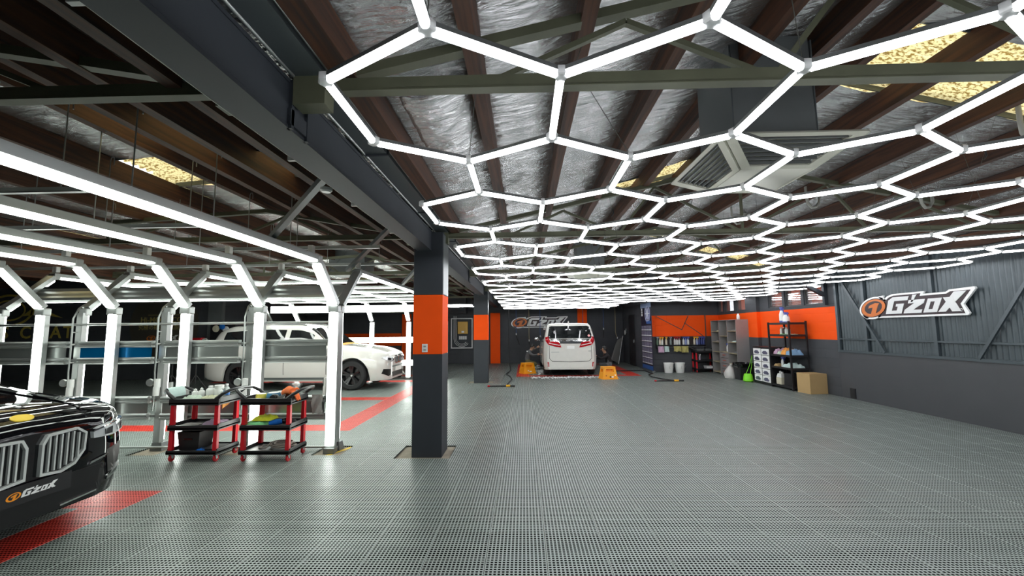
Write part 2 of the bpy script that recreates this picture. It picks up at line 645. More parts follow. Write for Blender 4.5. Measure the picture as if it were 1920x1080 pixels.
def subtract(r, c):
    x0, x1, y0, y1 = r
    a0, a1, b0, b1 = c
    if a1 <= x0 or a0 >= x1 or b1 <= y0 or b0 >= y1:
        return [r]
    out = []
    if a0 > x0: out.append((x0, a0, y0, y1))
    if a1 < x1: out.append((a1, x1, y0, y1))
    m0, m1 = max(x0, a0), min(x1, a1)
    if b0 > y0: out.append((m0, m1, y0, b0))
    if b1 < y1: out.append((m0, m1, b1, y1))
    return out


tiles = []
for i in range(-44, 18):
    for j in range(-22, 39):
        x0, y0 = TX + i * TS, TY + j * TS
        if x0 + TS > XR + .01 and x0 > XR or y0 > YB or x0 < XL:
            continue
        if y0 > YBR - .2 and x0 > XRET:
            continue
        if x0 < -10 and y0 > YC:
            continue
        full = (x0, x0 + TS, y0, y0 + TS)
        rs = [(full[0] + .0016, full[1] - .0016, full[2] + .0010, full[3] - .0010)]
        for c in cuts:
            rs = [q for r in rs for q in subtract(r, c)]
        rs = [(a, min(b, XR), c, min(d, YB)) for a, b, c, d in rs]
        cx, cyy = x0 + .2, y0 + .2
        p = px_of((cx, cyy, 0))
        vis = 0
        if p and -60 < p[0] < 1980 and p[1] < 1150:
            vis = 1 / p[2]
        tiles.append((vis, cx, cyy, rs, len(rs) == 1 and abs(rs[0][1] - rs[0][0] - TS) < .004 and abs(rs[0][3] - rs[0][2] - TS) < .004))
tiles.sort(key=lambda t: -t[0])


def tile_box(mb, a, b, c, d):
    e = .0012
    mb.add([(a, c, -.016), (b, c, -.016), (b, d, -.016), (a, d, -.016), (a, c, -e), (b, c, -e), (b, d, -e), (a, d, -e),
            (a + e, c + e, 0), (b - e, c + e, 0), (b - e, d - e, 0), (a + e, d - e, 0)],
           [(0, 1, 5, 4), (1, 2, 6, 5), (2, 3, 7, 6), (3, 0, 4, 7), (4, 5, 9, 8), (5, 6, 10, 9), (6, 7, 11, 10), (7, 4, 8, 11), (8, 9, 10, 11)])


tme = {}
for c in ('tile_grey', 'tile_red'):
    mb = MB()
    tile_box(mb, -TS / 2 + .0016, TS / 2 - .0016, -TS / 2 + .0010, TS / 2 - .0010)
    tme[c] = mb.mesh('floor_tile', c)
rest = {'tile_grey': MB(), 'tile_red': MB()}
n_single = 0
for vis, cx, cyy, rs, whole in tiles:
    c = 'tile_red' if is_red(cx, cyy) else 'tile_grey'
    if n_single < 296 and vis > 0 and whole:
        inst(tme[c], 'floor_tile', fl, Matrix.Translation((cx, cyy, 0)))
        n_single += 1
    else:
        for r in rs:
            if r[1] - r[0] > .004 and r[3] - r[2] > .004:
                tile_box(rest[c], *r)
rest['tile_grey'].build('grey_tiling', 'tile_grey', fl, kind='stuff')
rest['tile_red'].build('red_tiling', 'tile_red', fl, kind='stuff')

# painted line on the bare concrete beside the light posts
MB().bar((-2.46, 5.24, -.0165), (-2.28, 5.66, -.0165), .05, .003).build('painted_line', 'yellow_line', fl)

# ---- walls
HT = 4.4
MB().box(XR, XR + .2, YN, 9.4, -.02, .98).build('wall_right', 'dado', kind='structure')
wr = bpy.data.objects['wall_right']
# corrugated sheets above the dado, each 0.84 m wide
for k in range(17):
    y1 = 9.38 - k * .84
    rows = []
    for i in range(45):
        y = y1 - .85 * i / 44
        x = XR + .045 + .014 * cos(2 * pi * (y) / .076)
        rows.append([(x, y, .98), (x, y, 3.2)])
    MB().grid(rows).build('corrugated_sheet', 'corrugated', wr, smooth=80)
MB().box(XR + .07, XR + .2, YN, 9.4, .98, 3.3).build('backing', 'corrugated', wr)
MB().box(XR - .02, XR + .06, YN, 9.4, .955, 1.0).build('dado_ledge', 'corrugated', wr)
MB().box(XR - .012, XR + .03, YN, 9.4, 1.22, 1.25).build('rail', 'corrugated', wr)
for y in (9.36, 8.62, 7.2, 5.75, 4.2):
    MB().box(XR - .015, XR + .03, y - .03, y + .03, 1.0, 3.2).build('stud', 'corrugated', wr)
MB().bar((XR - .02, 9.25, 2.62), (XR - .02, 8.2, 1.0), .045, .03, (1, 0, 0)).build('brace', 'corrugated', wr)
MB().bar((XR - .02, 6.55, 1.0), (XR - .02, 5.4, 2.75), .045, .03, (1, 0, 0)).build('brace', 'corrugated', wr)
mb = MB().box(XR - .015, XR + .03, 9.02, 9.16, .02, .22)
mb.box(XR - .02, XR - .012, 9.035, 9.145, .04, .2)
mb.build('vent_opening', ['black_plastic'], wr)

# block wall with windows beyond the corrugated sheets
wins = [(9.62, 10.42), (10.52, 11.18), (11.28, 11.92)]
wins2 = [(13.1, 13.75), (13.85, 14.5), (14.6, 14.95)]
mb = MB().box(XR, XR + .2, 9.4, YBR, -.02, 2.02).box(XR, XR + .2, 9.4, YBR, 2.45, 3.3)
ys = [9.4] + [v for w in wins + wins2 for v in w] + [YBR]
for a, b in zip(ys[0::2], ys[1::2]):
    mb.box(XR, XR + .2, a, b, 2.02, 2.45)
mb.build('wall_right_far', 'wall_paint', kind='structure')
# pilaster on that wall
MB().box(XR - .10, XR, 12.35, 12.95, 0, 2.9).build('pilaster', 'wall_paint', bpy.data.objects['wall_right_far'])
for k, (a, b) in enumerate(wins + wins2):
    mb = MB()
    for (y0, y1, z0, z1) in ((a, b, 2.02, 2.05), (a, b, 2.42, 2.45), (a, a + .03, 2.05, 2.42), (b - .03, b, 2.05, 2.42)):
        mb.box(XR + .03, XR + .09, y0, y1, z0, z1)
    w = mb.build('window_%d' % (k + 1), 'window_frame', kind='structure')
    MB().box(XR + .055, XR + .063, a + .03, b - .03, 2.05, 2.42).build('pane', 'window_glass', w)
    if k < 3:
        for q in range(5):
            MB().box(XR + .10, XR + .135, a + .02, b - .02, 2.08 + q * .07, 2.085 + q * .07).build('blind_slat', 'white_plastic', w)
MB().box(8.4, 8.5, 8.0, 17.0, 0, 4.2).build('wall_neighbour', 'neighbour_wall', kind='structure')
# knee brace by the last window
MB().bar((XR - .05, 9.62, 2.2), (XR - .9, 9.62, 2.68), .08, .08, (0, 1, 0)).bar((XR - .05, 9.62, 1.98), (XR - .05, 9.62, 2.66), .07, .07, (0, 1, 0)) \
    .build('knee_brace', 'steel_grey', label='dark steel knee brace beside the last window of the orange wall', cat='brace')

MB().box(XRET, XR + .2, YBR, YBR + .2, -.02, HT).build('wall_back_right', 'wall_paint', kind='structure')
MB().box(XRET, XRET + .2, YBR + .2, YB, -.02, HT).build('wall_return', 'wall_plain', kind='structure')
MB().box(-10.0, XRET + .2, YB, YB + .2, -.02, HT).build('wall_back', 'wall_plain', kind='structure')
MB().box(XL, -10.0, YC, YC + .2, -.02, HT).build('wall_back_left', 'wall_plain', kind='structure')
MB().box(-10.2, -10.0, YC + .2, YB, -.02, HT).build('wall_step', 'wall_plain', kind='structure')
MB().box(XL - .2, XL, YN, YC, -.02, HT).build('wall_left', 'wall_plain', kind='structure')
MB().box(XL, XR + .2, YN - .2, YN, -.02, HT).build('wall_front', 'wall_plain', kind='structure')
MB().box(-10.2, -9.75, YC - .15, YC - .002, 0, 3.0).build('pilaster', 'duct_grey', bpy.data.objects['wall_back_left'])
wb = bpy.data.objects['wall_back']
for a, b, z in ((-1.52, -1.08, 2.26), (2.42, 2.84, 2.5), (-5.55, -5.15, 2.26)):
    MB().box(a, b, YB - .10, YB - .002, 0, z).build('orange_pilaster', 'orange_paint', wb)
MB().box(-10.0, -2.6, YB - .30, YB - .01, 2.25, 3.0).build('bulkhead', 'wall_plain', wb)
MB().box(-4.9, -2.0, YB - .06, YB - .003, 2.05, 2.12).build('cable_tray', 'steel_grey', wb)
# orange strip on the far back wall behind the light bars
MB().box(-9.9, -5.6, YB - .012, YB - .002, .82, 1.38).build('orange_band', 'orange_paint', wb)
# doorway leaf in the return wall
MB().box(XRET - .03, XRET, 17.1, 18.0, 0, 2.05).build('door_1', 'black_plastic', kind='structure')
MB().cbox((XRET - .05, 17.2, 1.0), (.04, .03, .12)).build('door_handle', 'chrome', bpy.data.objects['door_1'])
# thin conduit lines on the orange band of the back right wall
for p, q in (((4.63, 1.92), (5.52, 1.44)), ((5.52, 1.44), (5.76, 1.92)), ((5.62, 1.68), (6.25, 1.22))):
    MB().bar((p[0], YBR - .012, p[1]), (q[0], YBR - .012, q[1]), .02, .02, (0, 1, 0)).build('conduit', 'wire_dark', bpy.data.objects['wall_back_right'])
MB().box(6.33, 6.36, YBR - .02, YBR - .002, 0, 1.94).build('conduit', 'wire_dark', bpy.data.objects['wall_back_right'])


# ---- roof: foil between purlins, corrugated fibreglass skylights
def roofz(x):
    if x >= -1.3:
        return 2.9 + .25 * (x + 1) if x < 2.8 else 4.55 - .25 * x
    if x >= -9.8:
        return 2.9 + .25 * (-1.6 - x) if x > -3.4 else 3.35 + .08 * (x + 3.4)
    return 2.838 + .25 * (-9.8 - x) if x > -13.9 else 2.838 + .25 * 4.1 - .25 * (-13.9 - x)


ceil = thing('ceiling', None, None, (0, 0, 0), kind='structure')
PUR_R = [-.88, -.25, .34, .97, 1.6, 2.2, 2.8, 3.4, 4.1, 4.75, 5.4, 6.05, 6.7]
PUR_L = [-1.75, -2.3, -2.85, -3.4, -4.2, -5.1, -6.0, -7.0, -8.0, -8.9, -9.8, -10.6, -11.4, -12.2, -13.0, -13.9, -14.8, -15.7, -16.6, -17.5]
SKY = [(2.8, 4.75, 3.05, 3.85), (4.75, 5.4, 3.25, 4.05), (1.6, 2.2, 5.3, 5.95), (.97, 1.6, 5.55, 6.0), (2.8, 3.4, 9.5, 10.2), (4.1, 5.4, 10.0, 10.7), (5.4, 6.05, 10.3, 10.9),
       (-3.4, -4.2, 4.05, 4.85), (-4.2, -5.1, 4.9, 5.6), (-2.3, -3.4, 2.95, 3.75), (-1.75, -2.3, 3.4, 4.0), (-4.2, -5.1, 11.0, 12.2), (-7.0, -8.0, 6.0, 7.0), (-11.4, -12.2, 8.0, 9.0)]


def foil_cell(xa, xb, y0, y1, seed):
    nx, ny = 14, max(4, int((y1 - y0) / .055))
    rows = []
    for i in range(ny + 1):
        y = lerp(y0, y1, i / ny)
        r = []
        for j in range(nx + 1):
            t = j / nx
            x = lerp(xa, xb, t)
            z = lerp(roofz(xa), roofz(xb), t)
            e = sin(pi * t) ** .6
            z -= e * (.018 + .03 * noise.noise(Vector((x * 2.2 + y * .8, y * 4.0, seed))) + .022 * (1 - 2.2 * abs(noise.noise(Vector((x * 2.5 + y * 1.2, y * 6.5, seed + 5))))) + .008 * noise.noise(Vector((x * 9, y * 15, seed + 8))))
            r.append((x, y, z))
        rows.append(r)
    return rows


def roof_strip(xa, xb, ylo, yhi, seed):
    if xb < xa: xa, xb = xb, xa
    sk = sorted([(s[2], s[3]) for s in SKY if min(s[0], s[1]) - .01 <= xa and xb <= max(s[0], s[1]) + .01])
    y = ylo
    for a, b in sk + [(yhi, None)]:
        MB().grid(foil_cell(xa, xb, y, a, seed)).build('foil_sheet', 'foil', ceil, smooth=60)
        if b is None: break
        n = 260
        rows = []
        for i in range(n + 1):
            yy = lerp(a - .3, b + .3, i / n)
            dz = .04 + .026 * cos(2 * pi * yy / .09)
            rows.append([(xa, yy, roofz(xa + 1e-4) + dz), (xb, yy, roofz(xb - 1e-4) + dz)])
        for ye in (a, b):
            MB().bar((xa, ye, roofz(xa + 1e-4) + .02), (xb, ye, roofz(xb - 1e-4) + .02), .012, .09).build('flashing', 'gutter_grey', ceil)
        MB().grid(rows).build('skylight_sheet', 'fibreglass', ceil, smooth=80)
        y = b


for k in range(len(PUR_R) - 1):
    roof_strip(PUR_R[k], PUR_R[k + 1], YN, YB, k * 3.1)
roof_strip(-1.3, PUR_R[0], YN, YB, 77)
roof_strip(PUR_R[-1], XR + .2, YN, YB, 78)
for k in range(len(PUR_L) - 1):
    roof_strip(PUR_L[k + 1], PUR_L[k], YN, YB if PUR_L[k] > -10.2 else YC, 40 + k * 3.1)
roof_strip(PUR_L[0], -1.3, YN, YB, 79)
roof_strip(XL, PUR_L[-1], YN, YC, 81)
for k, x in enumerate(PUR_R + PUR_L):
    w, h = (.075, .20) if k else (.11, .16)
    z = roofz(x) - .01
    yb = YB if x > -10.2 else YC
    mb = MB()
    n = 24
    rows = []
    for i in range(n + 1):
        y = lerp(YN, yb, i / n)
        dx = .006 * noise.noise(Vector((x, y * 1.3, 3)))
        dz = .008 * noise.noise(Vector((x, y * 1.1, 9)))
        rows.append([(x - w / 2 + dx, y, z - h + dz), (x + w / 2 + dx, y, z - h + dz), (x + w / 2 + dx, y, z), (x - w / 2 + dx, y, z)])
    mb.grid(rows, closed=True).build('purlin', 'timber', ceil)
# patched foil square with a ragged edge over the first cell
rows = []
for i in range(15):
    r = []
    for j in range(13):
        u, v = j / 12, i / 14
        x = lerp(-.72, -.30, u) + .02 * noise.noise(Vector((v * 4, u * 3, 1)))
        y = lerp(2.35, 3.15, v) + .05 * noise.noise(Vector((u * 3, 4, v * 4)))
        z = roofz(x) - .09 - .05 * sin(pi * u) - .02 * noise.noise(Vector((u * 5, v * 9, 2)))
        r.append((x, y, z))
    rows.append(r)
mb = MB().grid(rows)
ob = mb.build('foil_patch', 'foil', ceil, smooth=60)
sd = ob.modifiers.new('s', 'SOLIDIFY'); sd.thickness = .008

# ---- girder, columns, gutter
GXA, GXB = -1.33, -1.15
g = thing('steel_girder', 'dark grey steel girder running above the columns between both halls', 'girder', (-1.265, 0, 2.5))
mb = MB().box(GXA, GXB, YN, YB, 2.5, 2.52).box(-1.25, -1.23, YN, YB, 2.52, 2.735).box(GXA, GXB, YN, YB, 2.735, 2.755)
mb.build('i_beam', 'steel_grey', g, world=True)
MB().box(GXA + .003, GXB - .003, YN, YB, 2.523, 2.733).build('web_cladding', 'steel_grey', g, world=True)
TRUSS_Y = [2.0 + 3.4 * k for k in range(5)]
for y in TRUSS_Y:
    for dy in (-.03, .12):
        MB().box(-1.162, -1.135, y + dy - .012, y + dy + .012, 2.50, 2.75).build('stiffener', 'steel_grey', g, world=True)
    MB().box(-1.165, -1.135, y - .05, y + .10, 2.52, 2.60).build('gusset', 'steel_grey', g, world=True)
gu = thing('roof_gutter', 'grey sheet metal valley gutter above the girder', 'gutter', (-1.0, 0, 2.76))
for k in range(16):
    y0 = YN + .4 + k * 1.5
    MB().box(-1.12, -.97, y0, min(y0 + 1.492, YB - .01), 2.765, 2.80).build('gutter_length', 'gutter_grey', gu, world=True)
    MB().box(-1.13, -.96, y0 - .012, y0 + .012, 2.757, 2.803).build('joint_strap', 'steel_grey', gu, world=True)
MB().tube([(-1.13, YN + .3, 2.765), (-1.13, YB - .1, 2.765)], .008, 6).tube([(-.965, YN + .3, 2.80), (-.965, YB - .1, 2.80)], .008, 6).build('rolled_edge', 'alu', gu, world=True, smooth=60)


def column(x0, x1, y0, y1, top, label):
    c = thing('steel_column', label, 'column', ((x0 + x1) / 2, (y0 + y1) / 2, 0))
    MB().box(x0, x1, y0, y1, -.018, 1.21).build('lower_casing', 'steel_grey', c, world=True, bevel=.006)
    MB().box(x0, x1, y0, y1, 1.21, 1.94).build('orange_band', 'orange_paint', c, world=True, bevel=.004)
    MB().box(x0, x1, y0, y1, 1.94, top).build('upper_casing', 'steel_grey', c, world=True, bevel=.006)
    MB().box(x1 - .004, x1 + .004, y0 + .02, y1 - .02, 1.95, top - .02).build('corner_trim', 'gutter_grey', c, world=True)
    return c


c1 = column(-1.37, -1.005, 5.19, 5.57, 2.735, 'dark grey column with orange band and white switch plate standing nearest the light posts')
MB().box(-1.255, -1.185, 5.178, 5.19, 1.235, 1.335).build('switch_plate', 'white_plastic', c1, world=True, bevel=.004)
for z in (1.265, 1.305):
    MB().box(-1.235, -1.205, 5.174, 5.179, z - .008, z + .008).build('rocker', 'alu', c1, world=True)
column(-1.46, -1.05, 12.26, 12.6, 2.735, 'dark grey column with plain orange band standing farther from the light posts')

# ---- trusses
def truss(y, side, label):
    """side +1: right hall, -1: left hall"""
    if side > 0:
        xa, xm, xb, zb = -1.13, 2.8, XR - .02, 2.70
    else:
        xa, xm, xb, zb = -1.36, -3.4, -9.75, 2.70
    t = thing('roof_truss', label, 'truss', (xa, y, zb), group='steel trusses of the %s hall' % ('right' if side > 0 else 'left'))
    L = .06
    mb = MB().bar((xa, y, zb), (xb, y, zb), L, .012).bar((xa, y - L / 2 + .006, zb + .03), (xb, y - L / 2 + .006, zb + .03), .012, L)
    mb.build('bottom_chord', 'truss_green', t, world=True)
    za = roofz(xa) if side > 0 else roofz(xa - .01)
    tz = lambda x: max(roofz(x) - .245, zb + .04)
    for p, q in ((xa, xm), (xm, xb)):
        zp = tz(p) if p != xa else zb + .03
        MB().bar((p, y, zp), (q, y, tz(q)), L, .05).build('top_chord', 'truss_green', t, world=True)
    nodes_b = [lerp(xa, xb, f) for f in (.12, .30, .5, .70, .88)]
    nodes_t = [lerp(xa, xb, f) for f in (.21, .36, .5, .64, .79)]
    for b, tt in ((0, 0), (1, 0), (1, 1), (2, 1), (2, 2), (2, 3), (3, 3), (3, 4), (4, 4)):
        MB().bar((nodes_b[b], y, zb + .02), (nodes_t[tt], y, tz(nodes_t[tt])), .028, .028, (0, 1, 0)).build('web_member', 'truss_green', t, world=True)
    MB().box(min(xa, xa + side * .16), max(xa, xa + side * .16), y - .05, y + .05, zb - .08, zb + .10).build('end_bracket', 'truss_green', t, world=True)
    return t


WHERE = ['crossing above the first honeycomb row', 'meeting the girder over the switch plate column', 'halfway between the two columns', 'meeting the girder over the plain column', 'beyond the plain column']
for k, y in enumerate(TRUSS_Y):
    truss(y, 1, 'olive steel truss of the honeycomb hall roof, ' + WHERE[k])
    truss(y, -1, 'olive steel truss of the car bay roof, ' + ['over the bonnet of the black suv', 'over the lit posts and trolleys', 'over the front of the white suv bay', 'over the white suv', 'beyond the white suv'][k])
# ================================================================== HEXAGON LIGHT GRID
S = 0.53
GX, GY, GZ, GSL = -1.4405 * S, 2.9065 * S, EYE + 1.8507 * S, -0.0102


def hexpt(i, Y):
    y = Y * S
    return Vector((i * S * sqrt(3) / 2, y, GSL * y))          # relative to the grid's origin


def tube_mesh(L, name='light_tube', w=.016, zd=.022, zh=.018):
    mb = MB()
    h = L / 2
    prof = [(-w, 0), (-w * .95, -zd * .6), (-w * .45, -zd), (w * .45, -zd), (w * .95, -zd * .6), (w, 0)]
    mb.grid([[(-h, a, b) for a, b in prof], [(h, a, b) for a, b in prof]], 1)
    mb.add([(-h, a, b) for a, b in prof] + [(h, a, b) for a, b in prof], [(0, 1, 2, 3, 4, 5), (11, 10, 9, 8, 7, 6)], 1)
    mb.box(-h, h, -w * 1.02, w * 1.02, 0, zh, 0)
    return mb.mesh(name, ['alu_dark', 'led'])


grid_t = thing('hexagon_light_grid', 'white led tubes joined into a hanging honeycomb over the main hall', 'ceiling light', (GX, GY, GZ))
TLEN = S - .045
tmesh = tube_mesh(TLEN)


def dir_matrix(p, q):
    d = (q - p).normalized()
    a = Vector((0, 0, 1)).cross(d).normalized()
    u = d.cross(a)
    M = Matrix.Identity(4)
    c = (p + q) / 2
    for k in range(3):
        M[k][0], M[k][1], M[k][2], M[k][3] = d[k], a[k], u[k], c[k]
    return M


edges, joints = [], {}


def add_edge(i0, y0, i1, y1):
    p, q = hexpt(i0, y0), hexpt(i1, y1)
    edges.append((p, q))
    for i, y, v in ((i0, y0, p), (i1, y1, q)):
        joints[(i, round(y * 2))] = v


for m_ in range(-2, 10):
    for kind in (0, 1):
        if kind == 0:
            yy = lambda i: 3 * m_ if i % 2 == 0 else 3 * m_ - .5
        else:
            yy = lambda i: 3 * m_ + 1 if i % 2 == 0 else 3 * m_ + 1.5
        NI = 16 if m_ < 8 else 9
        for i in range(NI):
            add_edge(i, yy(i), i + 1, yy(i + 1))
    NI = 16 if m_ < 8 else 9
    for i in range(0, NI + 1, 2):
        add_edge(i, 3 * m_, i, 3 * m_ + 1)
    if m_ < 9:
        for i in range(1, (16 if m_ < 7 else 9) + 1, 2):
            add_edge(i, 3 * m_ + 1.5, i, 3 * m_ + 2.5)
org = Vector((GX, GY, GZ))


def vis_len(p, q):
    a, b = px_of(p + org), px_of(q + org)
    if not a or not b: return 0
    md = px_of((p + q) / 2 + org)
    inside = any(c and -20 < c[0] < 1940 and -20 < c[1] < 1100 for c in (a, b, md))
    return (abs(a[0] - b[0]) + abs(a[1] - b[1]) + 1000 / a[2]) if inside else 0


edges.sort(key=lambda e: -vis_len(*e))
far, outside = MB(), MB()
for k, (p, q) in enumerate(edges):
    M = dir_matrix(p, q)
    if vis_len(p, q) > 0 and k < 298:
        inst(tmesh, 'light_tube', grid_t, M)
    else:
        acc = far if vis_len(p, q) > 0 else outside
        acc.add([M @ v.co for v in tmesh.vertices], [tuple(f.vertices) for f in tmesh.polygons], 0)
        acc.m[-len(tmesh.polygons):] = [f.material_index for f in tmesh.polygons]
far.build('far_tubes', ['alu_dark', 'led'], grid_t, kind='stuff')
outside.build('light_tubes_offscreen', ['alu_dark', 'led'], grid_t, kind='stuff')      # the same grid goes on over the camera
jm = MB().lathe([(.026, -.018), (.031, -.012), (.031, .018), (.018, .026)], n=6).mesh('connector', 'clear_joint')
jl = sorted(joints.values(), key=lambda p: -(vis_len(p, p)))
farj = MB()
for k, p in enumerate(jl):
    if k < 150:
        inst(jm, 'connector', grid_t, Matrix.Translation(p))
    else:
        farj.lathe([(.026, -.018), (.031, -.012), (.031, .018), (.018, .026)], c=p, n=6)
farj.build('far_connectors', 'clear_joint', grid_t, kind='stuff')
# hanging wires with hooks
random.seed(3)
nw = 0
for k, p in enumerate(jl):
    w = p + org
    if random.random() > .38 or not (-.7 < w.y < 15):
        continue
    if any(abs(w.x - dx) < .75 and abs(w.y - dy) < .75 for dx, dy in ((1.78, 3.15), (1.5, 9.6))):
        continue                                            # the cooler ducts hang here
    # the wire goes up to the nearest purlin
    xp = min(PUR_R, key=lambda x: abs(x - w.x))
    top = Vector((xp, w.y + random.uniform(-.1, .1), roofz(xp) - .2)) - org
    MB().tube([p + Vector((0, 0, .02)), top], .0022 if w.y < 8 else .003, 4).build('hanging_wire', 'wire_dark', grid_t)
    nw += 1
    if random.random() < .4:
        h = p.lerp(top, random.uniform(.25, .6))
        MB().tube([h + Vector((0, 0, .05)), h + Vector((.012, 0, .03)), h + Vector((.016, 0, -.01)), h + Vector((0, 0, -.04)), h + Vector((-.018, 0, -.055))], [.004, .007, .008, .005, .003], 5).build('wire_grip', 'black_plastic', grid_t)

# small honeycomb over the far left corner
g2 = thing('hexagon_light_cluster', 'small cluster of honeycomb led tubes hanging behind the farther column', 'ceiling light', (-3.0, 15.0, 2.42))
s2 = .42
for r in range(3):
    for i in range(3):
        z = lambda k: Vector((k * s2 * .866, r * 1.5 * s2 + (.5 * s2 if (k + r) % 2 else 0), 0))
        inst(tube_mesh(s2 - .03), 'light_tube', g2, dir_matrix(z(i), z(i + 1)))
    for k in range(4):
        if (k + r) % 2 and r < 2:
            a = Vector((k * s2 * .866, r * 1.5 * s2 + .5 * s2, 0))
            inst(tube_mesh(s2 - .03), 'light_tube', g2, dir_matrix(a, a + Vector((0, s2, 0))))
for k in range(5):
    MB().tube([(k * .25, .3 * k, .02), (k * .25, .3 * k, .55)], .003, 4).build('hanging_wire', 'wire_dark', g2)


# ================================================================== LIGHT GANTRIES OVER THE CAR BAYS
def led_bar(mb, p, q, out, w=.085, th=.05, lw=.072, lt=.02):
    """aluminium channel from p to q with a domed diffuser on the side 'out' (materials 0 alu, 1 led)"""
    p, q, out = Vector(p), Vector(q), Vector(out).normalized()
    d = (q - p).normalized()
    a = d.cross(out).normalized()
    # channel
    def ring(c, prof): return [c + a * u + out * v for u, v in prof]
    pr = [(-w / 2, -th), (w / 2, -th), (w / 2, 0), (-w / 2, 0)]
    mb.add(ring(p, pr) + ring(q, pr), [(0, 1, 2, 3), (4, 7, 6, 5), (0, 4, 5, 1), (1, 5, 6, 2), (2, 6, 7, 3), (3, 7, 4, 0)], 0)
    e = d * .03
    dp = [(-lw / 2, .001), (-lw / 2, lt * .5), (-lw / 4, lt), (lw / 4, lt), (lw / 2, lt * .5), (lw / 2, .001)]
    mb.add(ring(p + e, dp) + ring(q - e, dp), [(0, 1, 7, 6), (1, 2, 8, 7), (2, 3, 9, 8), (3, 4, 10, 9), (4, 5, 11, 10), (0, 5, 4, 3, 2, 1), (6, 7, 8, 9, 10, 11)], 1)


def led_part(name, p, q, out, parent, lit=None, **kw):
    mb = MB()
    led_bar(mb, p, q, out, **kw)
    # split: channel is the part, its diffuser a sub-part
    ch = MB(); df = MB()
    for f, mi in zip(mb.f, mb.m):
        t = ch if mi == 0 else df
        t.add([mb.v[i] for i in f], [tuple(range(len(f)))])
    o = ch.build(name, 'alu', parent)
    if lit is None:
        df.build('led_diffuser', 'led_bay', o)
    for f0, f1 in (lit or ()):
        m2 = MB()
        led_bar(m2, Vector(p).lerp(Vector(q), f0), Vector(p).lerp(Vector(q), f1), out, **kw)
        d2 = MB()
        for f, mi in zip(m2.f, m2.m):
            if mi == 1:
                d2.add([m2.v[i] for i in f], [tuple(range(len(f)))])
        d2.build('led_diffuser', 'led_bay', o)
    return o


NEAR_X = [-2.45 - .975 * k for k in range(5)]
FAR_X = [-2.45 - 1.163 * k for k in range(5)]
near_lab = ['lit light frame beside the column, its post ends the row', 'lit light frame whose post rises behind the right trolley', 'lit light frame whose post rises behind the left trolley',
            'lit light frame whose post rises behind the headlight of the black suv', 'lit light frame whose post rises behind the bonnet of the black suv', 'lit light frame behind the far end of the black suv bonnet', 'lit light frame behind the windscreen of the black suv']


def near_frame(x, label):
    t = thing('light_gantry', label, 'light frame', (x, 5.40, 0), group='light frames of the near car bay')
    YP, ZK, ZT, YA, YE = 0.0, 1.78, 2.335, -.555, -3.9      # local y
    MB().box(-.07, .07, YP - .06, YP + .05, -.018, .05).build('foot', 'alu_dark', t, bevel=.006)
    led_part('post', (0, YP - .03, .05), (0, YP - .03, ZK), (0, -1, 0), t, w=.125, th=.06, lw=.105, lt=.03)
    n = Vector((0, -1, -1))
    led_part('arm', (0, YP - .05, ZK + .05), (0, YA + .02, ZT - .03), n, t, w=.125, th=.06, lw=.105, lt=.03)
    led_part('roof_bar' if x > -6 else 'roof_bar_offscreen', (0, YA - .04, ZT), (0, YE, ZT), (0, 0, -1), t, w=.125, th=.06, lw=.105, lt=.03)
    for y, z in ((YP - .02, ZK + .01), (YA - .01, ZT + .01)):
        MB().cbox((0, y + .01, z), (.135, .10, .10)).build('corner_joint', 'alu', t, bevel=.015)
    MB().cbox((.0, YA - .10, ZT + .115), (.06, .06, .09)).build('driver_box', 'white_plastic', t, bevel=.006)
    MB().tube([(.02, YA - .2, ZT + .06), (.02, YA - .6, ZT + .075), (.02, YE, ZT + .065)], .006, 5).build('cable', 'alu_dark', t)
    return t


for k, x in enumerate(NEAR_X):
    near_frame(x, near_lab[k])

far_lab = ['grey backed light frame back to back with the last post by the column', 'grey backed light frame behind the right trolley', 'grey backed light frame with junction boxes standing left of the left trolley',
           'grey backed light frame with junction boxes above the headlight of the black suv', 'grey backed light frame behind the bonnet of the black suv', 'grey backed light frame at the wall lettered in gold', 'grey backed light frame beyond the first gold letters', 'grey backed light frame at the far end of the gold lettering']


